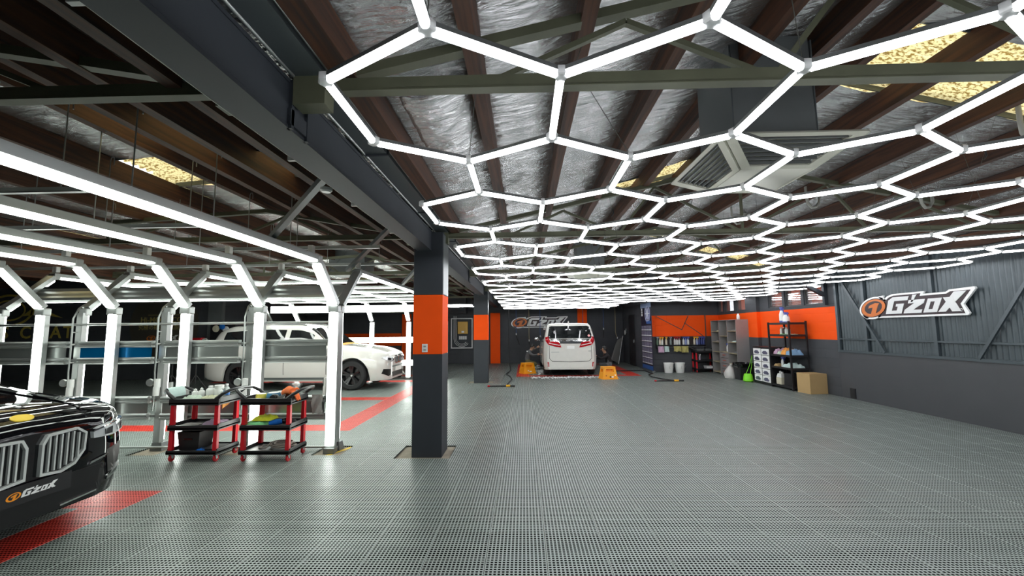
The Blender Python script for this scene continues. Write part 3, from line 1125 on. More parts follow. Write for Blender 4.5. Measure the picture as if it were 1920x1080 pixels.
def far_frame(x, label):
    t = thing('bay_light_gantry', label, 'light frame', (x, 5.55, 0), group='light frames of the far car bay')
    ZK, ZT, YA, YE = 1.78, 2.36, .60, 7.05
    MB().frust(-.085, .085, -.07, .07, -.018, .09, .02, .015).build('foot', 'alu_dark', t, bevel=.008)
    led_part('post', (0, .0, .09), (0, .0, ZK), (.16, 1, 0), t, w=.10, th=.06, lw=.085, lt=.035)
    led_part('arm', (0, .03, ZK + .04), (0, YA - .02, ZT - .03), (0, 1, -1), t, lit=((0, .26), (.76, 1)), w=.10, th=.06, lw=.08, lt=.035)
    led_part('roof_bar', (0, YA + .02, ZT), (0, YE, ZT), (0, 0, -1), t, w=.10, th=.05, lw=.085, lt=.03)
    led_part('rear_arm', (0, YE + .02, ZT - .03), (0, YE + .52, ZK + .03), (0, -1, -1), t, w=.12, th=.06, lw=.11, lt=.03)
    led_part('rear_post', (0, YE + .57, ZK), (0, YE + .57, .05), (0, -1, 0), t, w=.14, th=.06, lw=.13, lt=.03)
    MB().box(-.07, .07, YE + .5, YE + .66, 0, .05).build('rear_foot', 'alu_dark', t)
    for y, z in ((0.0, ZK + .01), (YA - .01, ZT + .01)):
        MB().cbox((0, y, z), (.105, .09, .10)).build('corner_joint', 'alu', t, bevel=.015)
    MB().cbox((-.02, YA + .02, ZT + .115), (.07, .06, .09)).build('driver_box', 'white_plastic', t, bevel=.008)
    # cable and junction boxes on the back of the post; moved aside where a near frame stands back to back
    bs = -.045 if x > -2.5 else 0.0
    MB().tube([(-.063, YA - .05, ZT + .02), (-.063, .2, ZK + .24), (-.063 + bs * .7, -.03, ZK + .06), (-.05 + bs, -.103, ZK - .08), (-.045 + bs, -.103, 1.2), (-.05 + bs, -.103, 1.0), (-.03 + bs, -.103, .72), (-.045 + bs, -.103, .5)], .011, 6).build('cable', 'alu', t, smooth=60)
    for z in (1.52, 1.36, 1.12):
        MB().tube([(-.04, -.058, z), (-.04, -.108, z)], .009, 6).build('cable_clip', 'white_plastic', t)
    MB().lathe([(.045, -.02), (.05, 0), (.04, .02)], c=(-.10, -.10, .86), n=14, axis='y').tube([(-.06, -.09, .86), (-.03, -.055, .86)], .012, 6).build('round_box', 'alu', t, smooth=50)
    MB().lathe([(.036, -.055), (.036, .055)], c=(-.012 + bs * 2, -.094, .85), n=12).build('terminal', 'white_plastic', t, smooth=50)
    MB().lathe([(.036, -.055), (.036, .055)], c=(-.02 + bs * 2, -.094, .745), n=12).build('terminal', 'white_plastic', t, smooth=50)
    return t


for k, x in enumerate(FAR_X):
    far_frame(x, far_lab[k])


# the unlit grey frame that closes the far row behind the white suv
ef = thing('bay_end_gantry', 'unlit grey post with slanted arm closing the light bars behind the white suv', 'frame', (-7.98, 13.12, 0))
MB().box(-.05, .05, -.03, .03, .04, 1.80).build('post', 'alu', ef)
MB().bar((0, .0, 1.80), (0, -.50, 2.36), .10, .06, (0, 1, 1)).build('arm', 'alu', ef)
MB().box(-.07, .07, -.07, .07, 0, .05).build('foot', 'alu_dark', ef)


# guard panels between the frames, light bars of the far bay on their inner side
def guard_panel(x0, x1, z0, z1, label, film='alu_panel'):
    t = thing('guard_barrier', label, 'panel', ((x0 + x1) / 2, 5.50, z0), group='aluminium panels between the light posts')
    w = (x1 - x0) / 2
    h = z1 - z0
    for z, nm in ((0, 'bottom_channel'), (h - .085, 'top_channel')):
        mb = MB()
        prof = [(-.05, z), (-.065, z + .015), (-.065, z + .03), (-.05, z + .042), (-.065, z + .055), (-.065, z + .07), (-.05, z + .085), (.0, z + .085), (0, z)]
        mb.grid([[(-w, a, b) for a, b in prof], [(w, a, b) for a, b in prof]])
        mb.add([(-w, a, b) for a, b in prof] + [(w, a, b) for a, b in prof], [tuple(range(9)), tuple(range(17, 8, -1)), (0, 8, 17, 9)])
        mb.build(nm, 'alu', t)
    rows = []
    for i in range(13):
        x = lerp(-w + .01, w - .01, i / 12)
        rows.append([(x, -.035 - .012 * sin(pi * i / 12), .08), (x, -.035 - .012 * sin(pi * i / 12), h - .08)])
    MB().grid(rows).build('face_sheet', film, t, smooth=60)
    for z in (.03, h - .06):
        MB().box(w - .02, w + .066, -.008, .014, z, z + .03).build('end_bracket', 'alu', t)
    MB().box(-w + .12, w - .12, .0, .02, .06, h - .06).build('light_strip', 'led_bay', t)
    return t


for k in range(4):
    a, b = FAR_X[k + 1] + .055, FAR_X[k] - .115
    where = ['beside the last lit post', 'behind the two trolleys', 'left of the left trolley', 'above the headlight of the black suv', 'by the wall lettered in gold', 'behind the bonnet of the black suv', 'behind the windscreen of the black suv'][k]
    guard_panel(a, b, 1.10, 1.40, ('blue film covered upper guard panel ' if k == 2 else 'silver upper guard panel ') + where, 'blue_film' if k == 2 else 'alu_panel')
    guard_panel(a, b, .38, .68, 'silver lower guard panel ' + where)
xa, xb = FAR_X[-1] - .05, FAR_X[0] + .05
for z, r, lab in ((1.62, .016, 'thin steel tube above the upper guard panels'), (.035, .014, 'thin steel tube along the floor below the guard panels')):
    MB().tube([(xa, 5.476, z), (xb, 5.476, z)], r, 8).build('guard_tube', 'alu', smooth=50, label=lab, cat='tube')
# upper trough that carries the side light of the far bay
t = thing('light_trough', 'wide grey aluminium light trough fixed along the slanted arms of the far bay', 'light bar', (-5.0, 5.85, 2.0))
prof = [(5.815, 1.955), (5.80, 1.98), (5.81, 2.015), (5.86, 2.045), (5.90, 2.085), (5.955, 2.12), (5.985, 2.165), (6.02, 2.165), (6.035, 2.09), (5.88, 1.955)]
mb = MB().grid([[(xa, p, q) for p, q in prof], [(xb - .15, p, q) for p, q in prof]])
mb.build('channel', 'alu', t, world=True)
MB().prism([(6.025, 2.14), (6.06, 2.085), (5.91, 1.95), (5.885, 1.958)], (xa, 0, 0), (0, 1, 0), (0, 0, 1), (xb - .15 - xa, 0, 0)).build('led_diffuser', 'led_bay', t, world=True)
# roof light bars along x and the three lit rows behind the white suv
rl = ['second', 'third', 'fourth', 'fifth', 'sixth', 'last']
for k in range(6):
    y = 7.0 + k * .95
    t = thing('roof_light_bar', 'long white led bar across the far bay roof, %s from the trolleys' % (['first'] + rl)[k], 'light bar', (-5.3, y, 2.32), group='led bars across the far bay roof')
    led_part('bar', (-1.9, 0, 0), (2.85, 0, 0), (0, 0, -1), t, w=.10, th=.035, lw=.09, lt=.012)
for z, h, lab in ((2.19, .22, 'uppermost of the three white led bars behind the white suv'), (1.22, .17, 'middle one of the three white led bars behind the white suv'), (.52, .17, 'lowest of the three white led bars behind the white suv')):
    t = thing('side_light_bar', lab, 'light bar', (-5.3, 13.02, z))
    led_part('bar', (-2.66, 0, 0), (2.0, 0, 0), (0, -1, 0), t, w=h, th=.05, lw=h * .92, lt=.03)
# carrying rails over the frames
for y, z, x0, x1, lab in ((4.88, 2.475, -9.0, -1.7, 'over the knee of the near light frames'), (3.75, 2.475, -9.0, -2.9, 'over the middle of the near light frames'), (2.75, 2.475, -9.0, -3.0, 'over the front of the near light frames'), (6.3, 2.50, -9.0, -1.5, 'over the front of the far light frames')):
    MB().box(x0, x1, y - .02, y + .02, z, z + .006).box(x0, x1, y - .02, y - .016, z, z + .035).box(x0, x1, y + .016, y + .02, z, z + .035) \
        .build('carrying_rail', 'alu', label='galvanised channel rail ' + lab, cat='rail')
# hangers for rails
hk = 0
for y, xs in ((4.88, (-2.7, -3.3, -4.2, -5.0, -6.1)), (3.75, (-3.1, -3.9, -4.6, -5.5)), (2.75, (-3.2, -3.8)), (6.3, (-2.2, -3.0, -3.9, -5.2)), (4.3, (-2.45, -3.425, -4.4, -5.375)), (3.2, (-2.45, -3.425, -4.4)), (2.5, (-2.45, -3.425))):
    for x in xs:
        zt = roofz(x) - .22
        h = thing('hanging_rod', 'thin rod with bent hook hanging from the timber over the car bays', 'rod', (x, y, 2.5 if y in (4.88, 3.75, 2.75, 6.3) else 2.395), group='rods that carry the bay lights')
        q = zt - h.location[2]
        MB().tube([(0, 0, 0), (0, 0, q + .05)], .0045, 5).build('rod', 'wire', h)
        MB().tube([(0, 0, q + .05), (.012, 0, q + .075), (.03, 0, q + .075), (.036, 0, q + .04), (.036, 0, q)], .0045, 5).build('hook', 'wire', h)
# struts from the girder down to the frames
for p, q, lab in (((-1.50, 3.1, 2.70), (-2.52, 4.05, 2.41), 'nearest the black suv'), ((-1.5, 4.7, 2.70), (-2.6, 6.1, 2.40), 'in the middle'), ((-1.5, 6.6, 2.70), (-2.36, 8.1, 2.40), 'behind the near column')):
    MB().bar(p, q, .05, .05).build('strut', 'gutter_grey', label='slanted grey strut below the girder ' + lab, cat='strut')
# conduit bundle under the girder
for dy, r in ((0, .006), (.03, .006), (.055, .005)):
    pts = [(-1.375 - dy * .6, YN + .2 + k * .6, 2.56 + .004 * sin(k * 2.1)) for k in range(40)]
    MB().tube(pts, r, 5).build('conduit', 'pvc', g if False else bpy.data.objects['steel_girder'], world=True, smooth=60)
for y in (1.2, 2.45, 3.4, 4.4):
    MB().cbox((-1.40, y, 2.555), (.06, .02, .03)).build('conduit_saddle', 'white_plastic', bpy.data.objects['steel_girder'], world=True)
for y in (2.95,):
    MB().lathe([(.03, 0), (.042, .012), (.042, .03)], c=(-1.43, y, 2.51), n=14).build('smoke_detector', 'white_plastic', bpy.data.objects['steel_girder'], world=True, smooth=40)

# ---- cooler duct and ceiling diffuser in the right hall
t = thing('cooler_duct', 'large grey cooler duct with cream four-way diffuser below', 'duct', (1.78, 3.15, 2.92))
MB().frust(-.285, .285, -.27, .27, -.075, .66, .01, .01).build('duct_box', 'duct_grey', t)
for x in (-.288, .288):
    MB().box(x - .005, x + .005, -.27, .27, -.075, .62).build('seam', 'gutter_grey', t)
MB().frust(-.38, .38, -.36, .36, -.15, -.07, .09, .09).build('collar', 'diffuser_cream', t)
R0, R1, ZT_, ZB = .47, .25, -.15, -.31
for k in range(4):
    M = Matrix.Rotation(k * pi / 2, 4, 'Z')
    a = [M @ Vector(v) for v in ((-R0, -R0, ZT_), (R0, -R0, ZT_), (R1, -R1, ZB), (-R1, -R1, ZB))]
    c = sum(a, Vector()) / 4
    nrm = (a[1] - a[0]).cross(a[3] - a[0]).normalized()
    inner = [c + (v - c) * .80 for v in a]
    mb = MB().add(a + inner + [v - nrm * .02 for v in a] + [v - nrm * .02 for v in inner],
                  [(0, 1, 5, 4), (1, 2, 6, 5), (2, 3, 7, 6), (3, 0, 4, 7), (8, 12, 13, 9), (9, 13, 14, 10), (10, 14, 15, 11), (11, 15, 12, 8),
                   (0, 8, 9, 1), (1, 9, 10, 2), (2, 10, 11, 3), (3, 11, 8, 0), (4, 5, 13, 12), (5, 6, 14, 13), (6, 7, 15, 14), (7, 4, 12, 15)])
    o = mb.build('outlet_frame', 'diffuser_cream', t)
    for q in range(7):
        f = (q + .5) / 7
        p0, p1 = inner[0].lerp(inner[3], f), inner[1].lerp(inner[2], f)
        MB().bar(p0, p1, .005, .026, nrm + Vector((0, 0, .8))).build('louvre', 'alu_dark', o)
MB().box(-R1, R1, -R1, R1, ZB - .012, ZB + .004).build('bottom_plate', 'diffuser_cream', t)
MB().box(-.42, .42, -.42, .42, ZT_ - .004, ZT_ + .006).build('top_plate', 'diffuser_cream', t)
# far smaller diffuser
t = thing('cooler_diffuser', 'small pale cooler diffuser far along the honeycomb lights', 'duct', (1.5, 9.6, 2.85))
MB().frust(-.3, .3, -.3, .3, .0, .9, .0, .0).build('duct_box', 'duct_grey', t)
MB().frust(-.36, .36, -.36, .36, -.25, 0, -.14, -.14).build('outlet', 'diffuser_cream', t)
MB().box(-.3, .3, -.362, -.356, -.16, -.08).build('louvre', 'alu_dark', t)
# duct over the far bay
t = thing('bay_duct', 'grey duct box coming down through the roof over the far car bay', 'duct', (-3.9, 9.4, 2.75))
MB().box(-.40, .40, -.3, .3, 0, .95).build('duct_box', 'duct_grey', t)
MB().bar((-.40, -.305, .05), (.0, -.305, .5), .01, .01).build('fold', 'gutter_grey', t)
# looped conduits on the right roof slope
for k, (x, y) in enumerate(((4.3, 3.6), (4.9, 5.2), (4.0, 5.9), (3.6, 7.2))):
    z = roofz(x)
    c = thing('flexible_conduit', 'pale flexible conduit looping down before the large skylight' if k == 0 else 'pale flexible conduit looping down from the roof timber to a junction box', 'conduit', (x, y, z - .2), group='looped conduits on the roof slope')
    pts = [(0, 0, .12), (.0, 0, -.02), (.03, .02, -.12), (.10, .05, -.17), (.18, .08, -.15), (.24, .10, -.08), (.26, .12, .02)]
    MB().tube(pts, .018, 8).build('pipe', 'pvc', c, smooth=60)
    MB().lathe([(.05, -.03), (.055, 0), (.03, .03)], c=(.26, .12, .05), n=12).build('junction_box', 'pvc', c, smooth=50)
# ================================================================== VEHICLES
def pchip(keys):
    xs = [k[0] for k in keys]
    ys = [k[1] for k in keys]
    n = len(xs)
    dl = [(ys[i + 1] - ys[i]) / (xs[i + 1] - xs[i]) for i in range(n - 1)]
    tg = [dl[0]] + [0 if dl[i - 1] * dl[i] <= 0 else 2 * dl[i - 1] * dl[i] / (dl[i - 1] + dl[i]) for i in range(1, n - 1)] + [dl[-1]]

    def f(x):
        if x <= xs[0]: return ys[0]
        if x >= xs[-1]: return ys[-1]
        i = max(k for k in range(n - 1) if xs[k] <= x)
        h = xs[i + 1] - xs[i]
        t = (x - xs[i]) / h
        return (ys[i] * (1 + 2 * t) * (1 - t) ** 2 + tg[i] * h * t * (1 - t) ** 2 + ys[i + 1] * t * t * (3 - 2 * t) + tg[i + 1] * h * t * t * (t - 1))
    return f


def crom(p0, p1, p2, p3, t):
    return tuple(.5 * (2 * b + (c - a) * t + (2 * a - 5 * b + 4 * c - d) * t * t + (3 * b - a - 3 * c + d) * t ** 3) for a, b, c, d in zip(p0, p1, p2, p3))


class Car:
    """lofted body; local x = distance behind the nose (so the car faces -x), y lateral, z up"""

    def __init__(s, L, secf, wheels, wr, arch, zb, sub=4, ds=.04):
        s.wheels, s.wr = wheels, wr
        ss = [0, .015, .035, .06, .09, .12, .16, .2]
        x = .24
        while x < L - .22:
            ss.append(x)
            x += ds
        ss += [L - .2, L - .16, L - .12, L - .09, L - .06, L - .035, L - .015, L]
        s.ss = ss
        s.rows = []
        for x in ss:
            z0 = zb(x)
            for w in wheels:
                d = abs(x - w)
                if d < arch:
                    z0 = max(z0, wr + sqrt(arch ** 2 - d * d) * 1.0)
            pts = secf(x)
            b = pts[0]
            q = [(b[0], z0)]
            for k, (y, z) in enumerate(pts[1:]):
                q.append((y, max(z, z0 + .02 * (k + 1))))
            q = [q[0]] + q + [(-q[-1][0] if q[-1][0] else -.1, q[-1][1])]
            row = []
            for i in range(1, len(q) - 2):
                for t in range(sub):
                    row.append(crom(q[i - 1], q[i], q[i + 1], q[i + 2], t / sub))
            row.append(q[-2])
            s.rows.append([(max(0, y), z) for y, z in row])
        s.sub = sub
        s.nj = len(s.rows[0])

    def split(s, classify):
        """classify(i, j, x, z) -> part key; returns dict of MB"""
        parts = {}
        for sg in (1, -1):
            for i in range(len(s.ss) - 1):
                for j in range(s.nj - 1):
                    a = [(s.ss[i], s.rows[i][j]), (s.ss[i], s.rows[i][j + 1]), (s.ss[i + 1], s.rows[i + 1][j + 1]), (s.ss[i + 1], s.rows[i + 1][j])]
                    c = classify(i, j, (s.ss[i] + s.ss[i + 1]) / 2, (a[0][1][1] + a[2][1][1]) / 2, sg)
                    vs = [(x, sg * p[0], p[1]) for x, p in a]
                    parts.setdefault(c, {'v': {}, 'vl': [], 'f': []})
                    P = parts[c]
                    idx = []
                    for v in vs:
                        k = (round(v[0], 4), round(v[1], 4), round(v[2], 4))
                        if k not in P['v']:
                            P['v'][k] = len(P['vl'])
                            P['vl'].append(v)
                        idx.append(P['v'][k])
                    if sg < 0: idx.reverse()
                    u = []
                    for q in idx:
                        if q not in u: u.append(q)
                    if len(u) > 2: P['f'].append(tuple(u))
        # end caps
        for end, i in ((0, 0), (1, len(s.ss) - 1)):
            P = parts['body']
            for j in range(s.nj - 1):
                (y0, z0), (y1, z1) = s.rows[i][j], s.rows[i][j + 1]
                if abs(z0 - z1) < 1e-4 and abs(y0 - y1) < 1e-4: continue
                n = 6
                for k in range(n):
                    f0, f1 = -1 + 2 * k / n, -1 + 2 * (k + 1) / n
                    vs = [(s.ss[i], y0 * f0, z0), (s.ss[i], y0 * f1, z0), (s.ss[i], y1 * f1, z1), (s.ss[i], y1 * f0, z1)]
                    if end == 0: vs.reverse()
                    idx = []
                    for v in vs:
                        kk = (round(v[0], 4), round(v[1], 4), round(v[2], 4))
                        if kk not in P['v']:
                            P['v'][kk] = len(P['vl'])
                            P['vl'].append(v)
                        if P['v'][kk] not in idx: idx.append(P['v'][kk])
                    if len(idx) > 2: P['f'].append(tuple(idx))
        out = {}
        for k, P in parts.items():
            m = MB()
            m.add(P['vl'], P['f'])
            out[k] = m
        return out


def bvh_of(parts):
    v, f = [], []
    for m in parts.values():
        o = len(v)
        v += [Vector(p) for p in m.v]
        f += [tuple(i + o for i in q) for q in m.f]
    return BVHTree.FromPolygons(v, f)


def patch(bvh, poly, axis, th=.006, dens=.05, cuts=2):
    """project polygon onto the body. axis: '-x' seen from the front (poly in y,z), '+x' from the rear, '+y'/'-y' from a side (poly in x,z), 'z' from above (x,y)"""
    d, mk = {'-x': (Vector((1, 0, 0)), lambda a, b: Vector((-3, a, b))), '+x': (Vector((-1, 0, 0)), lambda a, b: Vector((9, a, b))),
             '-y': (Vector((0, 1, 0)), lambda a, b: Vector((a, -4, b))), '+y': (Vector((0, -1, 0)), lambda a, b: Vector((a, 4, b))),
             'z': (Vector((0, 0, -1)), lambda a, b: Vector((a, b, 5)))}[axis]
    pts = []
    n = len(poly)
    for i in range(n):
        a, b = poly[i], poly[(i + 1) % n]
        k = max(1, int(math.hypot(b[0] - a[0], b[1] - a[1]) / dens))
        pts += [(lerp(a[0], b[0], t / k), lerp(a[1], b[1], t / k)) for t in range(k)]
    bm = bmesh.new()
    vs = [bm.verts.new((p[0], p[1], 0)) for p in pts]
    bm.faces.new(vs)
    bmesh.ops.triangulate(bm, faces=bm.faces[:])
    if cuts:
        bmesh.ops.subdivide_edges(bm, edges=bm.edges[:], cuts=cuts, use_grid_fill=True)
    last = None
    bm.verts.ensure_lookup_table()
    P = {}
    for v in bm.verts:
        o = mk(v.co.x, v.co.y)
        h = bvh.ray_cast(o, d)[0]
        P[v] = h
        if h is not None: last = h
    hits = [h for h in P.values() if h is not None]
    if not hits:
        bm.free()
        return MB()
    mb = MB()
    idx = {}
    vl = []
    for v in bm.verts:
        h = P[v]
        if h is None:
            o = mk(v.co.x, v.co.y)
            near = min(hits, key=lambda q: (q - o).length_squared - ((q - o).dot(d)) ** 2)
            h = o + d * (near - o).dot(d)
        idx[v] = len(vl)
        vl.append(h - d * th)
    off = len(vl)
    vl += [p + d * (th + .02) for p in vl]
    fs = [tuple(idx[v] for v in f.verts) for f in bm.faces]
    bm.normal_update()
    # orientation: make the normal face the viewer
    f0 = fs[0]
    nn = (vl[f0[1]] - vl[f0[0]]).cross(vl[f0[2]] - vl[f0[0]])
    if nn.dot(d) > 0: fs = [tuple(reversed(f)) for f in fs]
    for e in bm.edges:
        if len(e.link_faces) == 1:
            a, b = idx[e.verts[0]], idx[e.verts[1]]
            fs.append((a, b, b + off, a + off))
    bm.free()
    return mb.add(vl, fs)


def ring(bvh, outer, inner, axis, th):
    """frame between two outlines of equal count"""
    mb = MB()
    n = len(outer)
    for i in range(n):
        q = [outer[i], outer[(i + 1) % n], inner[(i + 1) % n], inner[i]]
        p = patch(bvh, q, axis, th, 1.0, 0)
        if p.v: mb.add(p.v, p.f)
    return mb


def wheel(parent, x, y, r, w, side, rim='wheel_black', spokes=5):
    """side: +1 outer face towards +y"""
    t = MB().lathe([(r * .66, -w / 2), (r * .9, -w / 2), (r * .98, -w * .38), (r, -w * .2), (r, w * .2), (r * .98, w * .38), (r * .9, w / 2), (r * .66, w / 2)], n=36, axis='y', cap=False)
    o = t.build('wheel', 'rubber', parent, smooth=40, loc=(x, y, r))
    m = MB().lathe([(r * .68, -w * .46), (r * .68, w * .46)], n=36, axis='y', cap=False)
    m.lathe([(.02, w * .06), (r * .66, w * .06)], n=36, axis='y', cap=False)
    m.lathe([(r * .69, side * w * .40), (r * .69, side * w * .49), (r * .63, side * w * .47), (r * .62, side * w * .40)], n=36, axis='y', cap=False)
    m.build('rim', rim, o, smooth=40)
    sp = MB()
    for k in range(spokes):
        for dd in (-.16, .16):
            a = 2 * pi * k / spokes + .3
            p = (r * .10 * cos(a), side * w * .30, r * .10 * sin(a))
            q = (r * .655 * cos(a + dd), side * w * .44, r * .655 * sin(a + dd))
            sp.bar(p, q, .045, .03, (0, 1, 0))
    sp.lathe([(r * .20, side * w * .22), (r * .18, side * w * .36), (.02, side * w * .38)], n=18, axis='y')
    sp.build('spokes', rim, o)
    MB().lathe([(r * .075, side * w * .37), (r * .07, side * w * .40)], n=14, axis='y').build('hub_cap', 'chrome', o)


def suv(root, paint, front='x5'):
    k = 1.0
    hw_mid = pchip([(0, .56), (.04, .70), (.12, .82), (.3, .91), (.7, .965), (1.2, .975), (3.8, .975), (4.4, .93), (4.75, .84), (4.9, .74)])
    if front == 'x7':
        zs = [(0, .80), (.06, .88), (.2, .925), (.8, 1.0), (1.35, 1.06), (2, 1.10), (3.5, 1.14), (4.5, 1.16), (4.9, 1.0)]
        zr = [(0, .84), (.05, .925), (.2, .985), (.8, 1.055), (1.25, 1.11), (1.4, 1.15), (2.1, 1.60), (2.4, 1.66), (3.2, 1.70), (4.4, 1.66), (4.65, 1.55), (4.8, 1.25), (4.9, 1.05)]
    else:
        zs = [(0, .76), (.06, .84), (.2, .90), (.5, .97), (1.0, 1.03), (1.45, 1.06), (2, 1.09), (3.5, 1.13), (4.5, 1.15), (4.9, 1.0)]
        zr = [(0, .79), (.06, .88), (.2, .95), (.5, 1.03), (1.0, 1.09), (1.4, 1.13), (2.15, 1.58), (2.4, 1.64), (3.2, 1.665), (4.2, 1.60), (4.55, 1.50), (4.78, 1.22), (4.9, 1.05)]
    z_sh, z_r = pchip(zs), pchip(zr)
    hw_sh = pchip([(0, .52), (.04, .65), (.12, .76), (.3, .84), (.7, .90), (1.5, .935), (3.8, .935), (4.4, .89), (4.75, .78), (4.9, .68)])
    hw_r = pchip([(0, .44), (.12, .64), (.4, .72), (1.3, .76), (1.6, .80), (2.1, .715), (2.6, .69), (4.0, .67), (4.6, .66), (4.9, .60)])
    z5 = pchip([(a, b + (.055 if 2.0 < a < 4.5 else .025 if .15 < a < 4.7 else .012)) for a, b in zr])
    zlow = pchip([(0, .24), (.5, .22), (4.4, .24), (4.9, .30)])

    def sec(x):
        m = hw_mid(x)
        return [(m - .06, .0), (m - .02, .36), (m, .62), (hw_sh(x), z_sh(x)), (hw_r(x), z_r(x)), (hw_r(x) * .72, z5(x)), (0, z5(x) + .018)]
    wh = (.90, 3.83)
    car = Car(4.9, sec, wh, .37, .43, zlow)
    sub = car.sub

    def cls(i, j, x, z, sg):
        a, b = 3 * sub, 4 * sub
        if a <= j < b - 1 and z > 1.10:
            if 1.95 < x < 2.62: return ('side_window', 0, sg)
            if 2.72 < x < 3.55: return ('side_window', 1, sg)
            if 3.66 < x < 4.35: return ('quarter_window', 0, sg)
        if j >= b and 1.44 < x < 2.10: return 'windscreen'
        if j >= b and 4.60 < x < 4.80: return 'rear_window'
        return 'body'
    parts = car.split(cls)
    bv = bvh_of(parts)
    for nm, m in parts.items():
        nm = nm if isinstance(nm, str) else nm[0]
        m.build(nm, paint if nm == 'body' else 'glass_dark', root, smooth=38)
    MB().box(.25, 4.65, -.80, .80, .22, .80).build('underbody', 'rubber', root)
    for x in wh:
        for sg in (1, -1):
            wheel(root, x, sg * .84, .37, .26, sg)
    return car, bv


def place(root, loc, ang):
    root.location = loc
    root.rotation_euler = (0, 0, ang)


# ---------------- logo geometry (shared by the wall signs, the number plate and the wall disc)
def logo_parts(W, bold=True):
    """returns list of (name, material key, polygon) in a 5 x 1 box scaled to width W"""
    k = W / 5.0
    sc = lambda P: [(x * k, y * k) for x, y in P]

    def ell(cx, cy, rx, ry, tilt, n=40, a0=0, a1=360):
        out = []
        for i in range(n):
            a = radians(lerp(a0, a1, i / n))
            x, y = rx * cos(a), ry * sin(a)
            out.append((cx + x * cos(tilt) - y * sin(tilt), cy + x * sin(tilt) + y * cos(tilt)))
        return out
    base = [(.95, .03), (4.66, .03), (4.72, .10), (4.55, .42), (5.0, .93), (4.97, 1.0), (4.10, .97), (3.98, .90), (3.10, .90), (3.16, 1.0), (1.75, 1.0), (1.50, .93), (1.30, .80), (1.0, .80)]
    dark = [(1.10, .10), (4.58, .10), (4.45, .44), (4.84, .90), (4.14, .90), (4.0, .83), (2.96, .83), (3.0, .93), (1.80, .93), (1.58, .87), (1.36, .72), (1.2, .5)]
    G = [(1.38, .18), (2.12, .18), (2.28, .58), (1.92, .58), (1.88, .47), (1.98, .47), (1.92, .31), (1.68, .31), (1.84, .70), (2.44, .70), (2.52, .86), (1.78, .86), (1.56, .74)]
    ap = [(2.58, .62), (2.66, .62), (2.86, .90), (2.68, .90)]
    Z = [(2.22, .18), (2.98, .18), (3.03, .31), (2.66, .31), (3.12, .55), (3.18, .70), (2.50, .70), (2.45, .57), (2.72, .57), (2.28, .32)]
    Oo = [(3.08, .18), (3.50, .18), (3.68, .30), (3.82, .70), (3.36, .70), (3.20, .58)]
    Oi = [(3.28, .30), (3.44, .30), (3.56, .58), (3.40, .58)]
    X1 = [(3.64, .18), (3.92, .18), (4.72, .88), (4.28, .88)]
    X2 = [(4.16, .18), (4.46, .18), (4.22, .70), (3.88, .70)]
    out = [('backing', 'w', sc(base)), ('backing', 'w', sc(ell(.75, .47, .78, .47, .18))), ('backing', 'w', sc([(.10, .18), (.35, -.02), (.55, .12)])), ('backing', 'w', sc([(1.02, .95), (1.30, .98), (1.28, .75)])),
           ('outline', 'k', sc(dark)), ('outline', 'k', sc(ell(.75, .47, .68, .40, .18))),
           ('emblem', 'o', sc(ell(.75, .47, .64, .365, .18)))]
    one = [(.60, .18), (.86, .20), (1.02, .56), (1.10, .66), (.88, .68), (.56, .58), (.50, .46), (.74, .49)]
    cres = ell(.76, .49, .47, .27, .18, 26, 0, 348)
    out += [('emblem_mark', 'k2', sc(cres)), ('emblem_mark', 'o2', sc(one))]
    for P in (G, ap, Z, X1):
        out.append(('letter', 's', sc(P)))
    out.append(('letter', 's2', sc(X2)))
    # letter O as a frame with a hole
    n = 4
    Oo4 = [(3.06, .18), (3.60, .18), (3.84, .70), (3.30, .70)]
    for i in range(4):
        out.append(('letter', 's', sc([Oo4[i], Oo4[(i + 1) % 4], Oi[(i + 1) % 4], Oi[i]])))
    out.append(('registered_mark', 's', sc(ell(4.47, .22, .05, .05, 0, 14, 0, 330) + list(reversed(ell(4.47, .22, .035, .035, 0, 14, 0, 330))))))
    return out


LOGO_Z = {'w': (0, .030), 'k': (.030, .034), 'o': (.034, .037), 'k2': (.037, .0385), 'o2': (.0385, .040), 's': (.034, .040), 's2': (.034, .0415)}


def logo(parent, W, org, ax, ay, nrm, mats, scale=1.0, skip=()):
    nrm = Vector(nrm)
    for name, key, poly in logo_parts(W):
        if key in skip: continue
        a, b = LOGO_Z[key]
        MB().prism(poly, Vector(org) + nrm * a * scale, ax, ay, nrm * (b - a) * scale).build(name, mats[key], parent)


SIGN = {'w': 'sign_white', 'k': 'sign_black', 'o': 'sign_orange', 'k2': 'sign_black', 'o2': 'sign_orange', 's': 'sign_silver', 's2': 'sign_silver'}
PLATE = {'w': 'black_plastic', 'k': 'black_plastic', 'o': 'plate_orange', 'k2': 'black_plastic', 'o2': 'plate_orange', 's': 'sign_white', 's2': 'sign_white'}

mat('slat_silver', (.82, .86, .84), .25, .5)
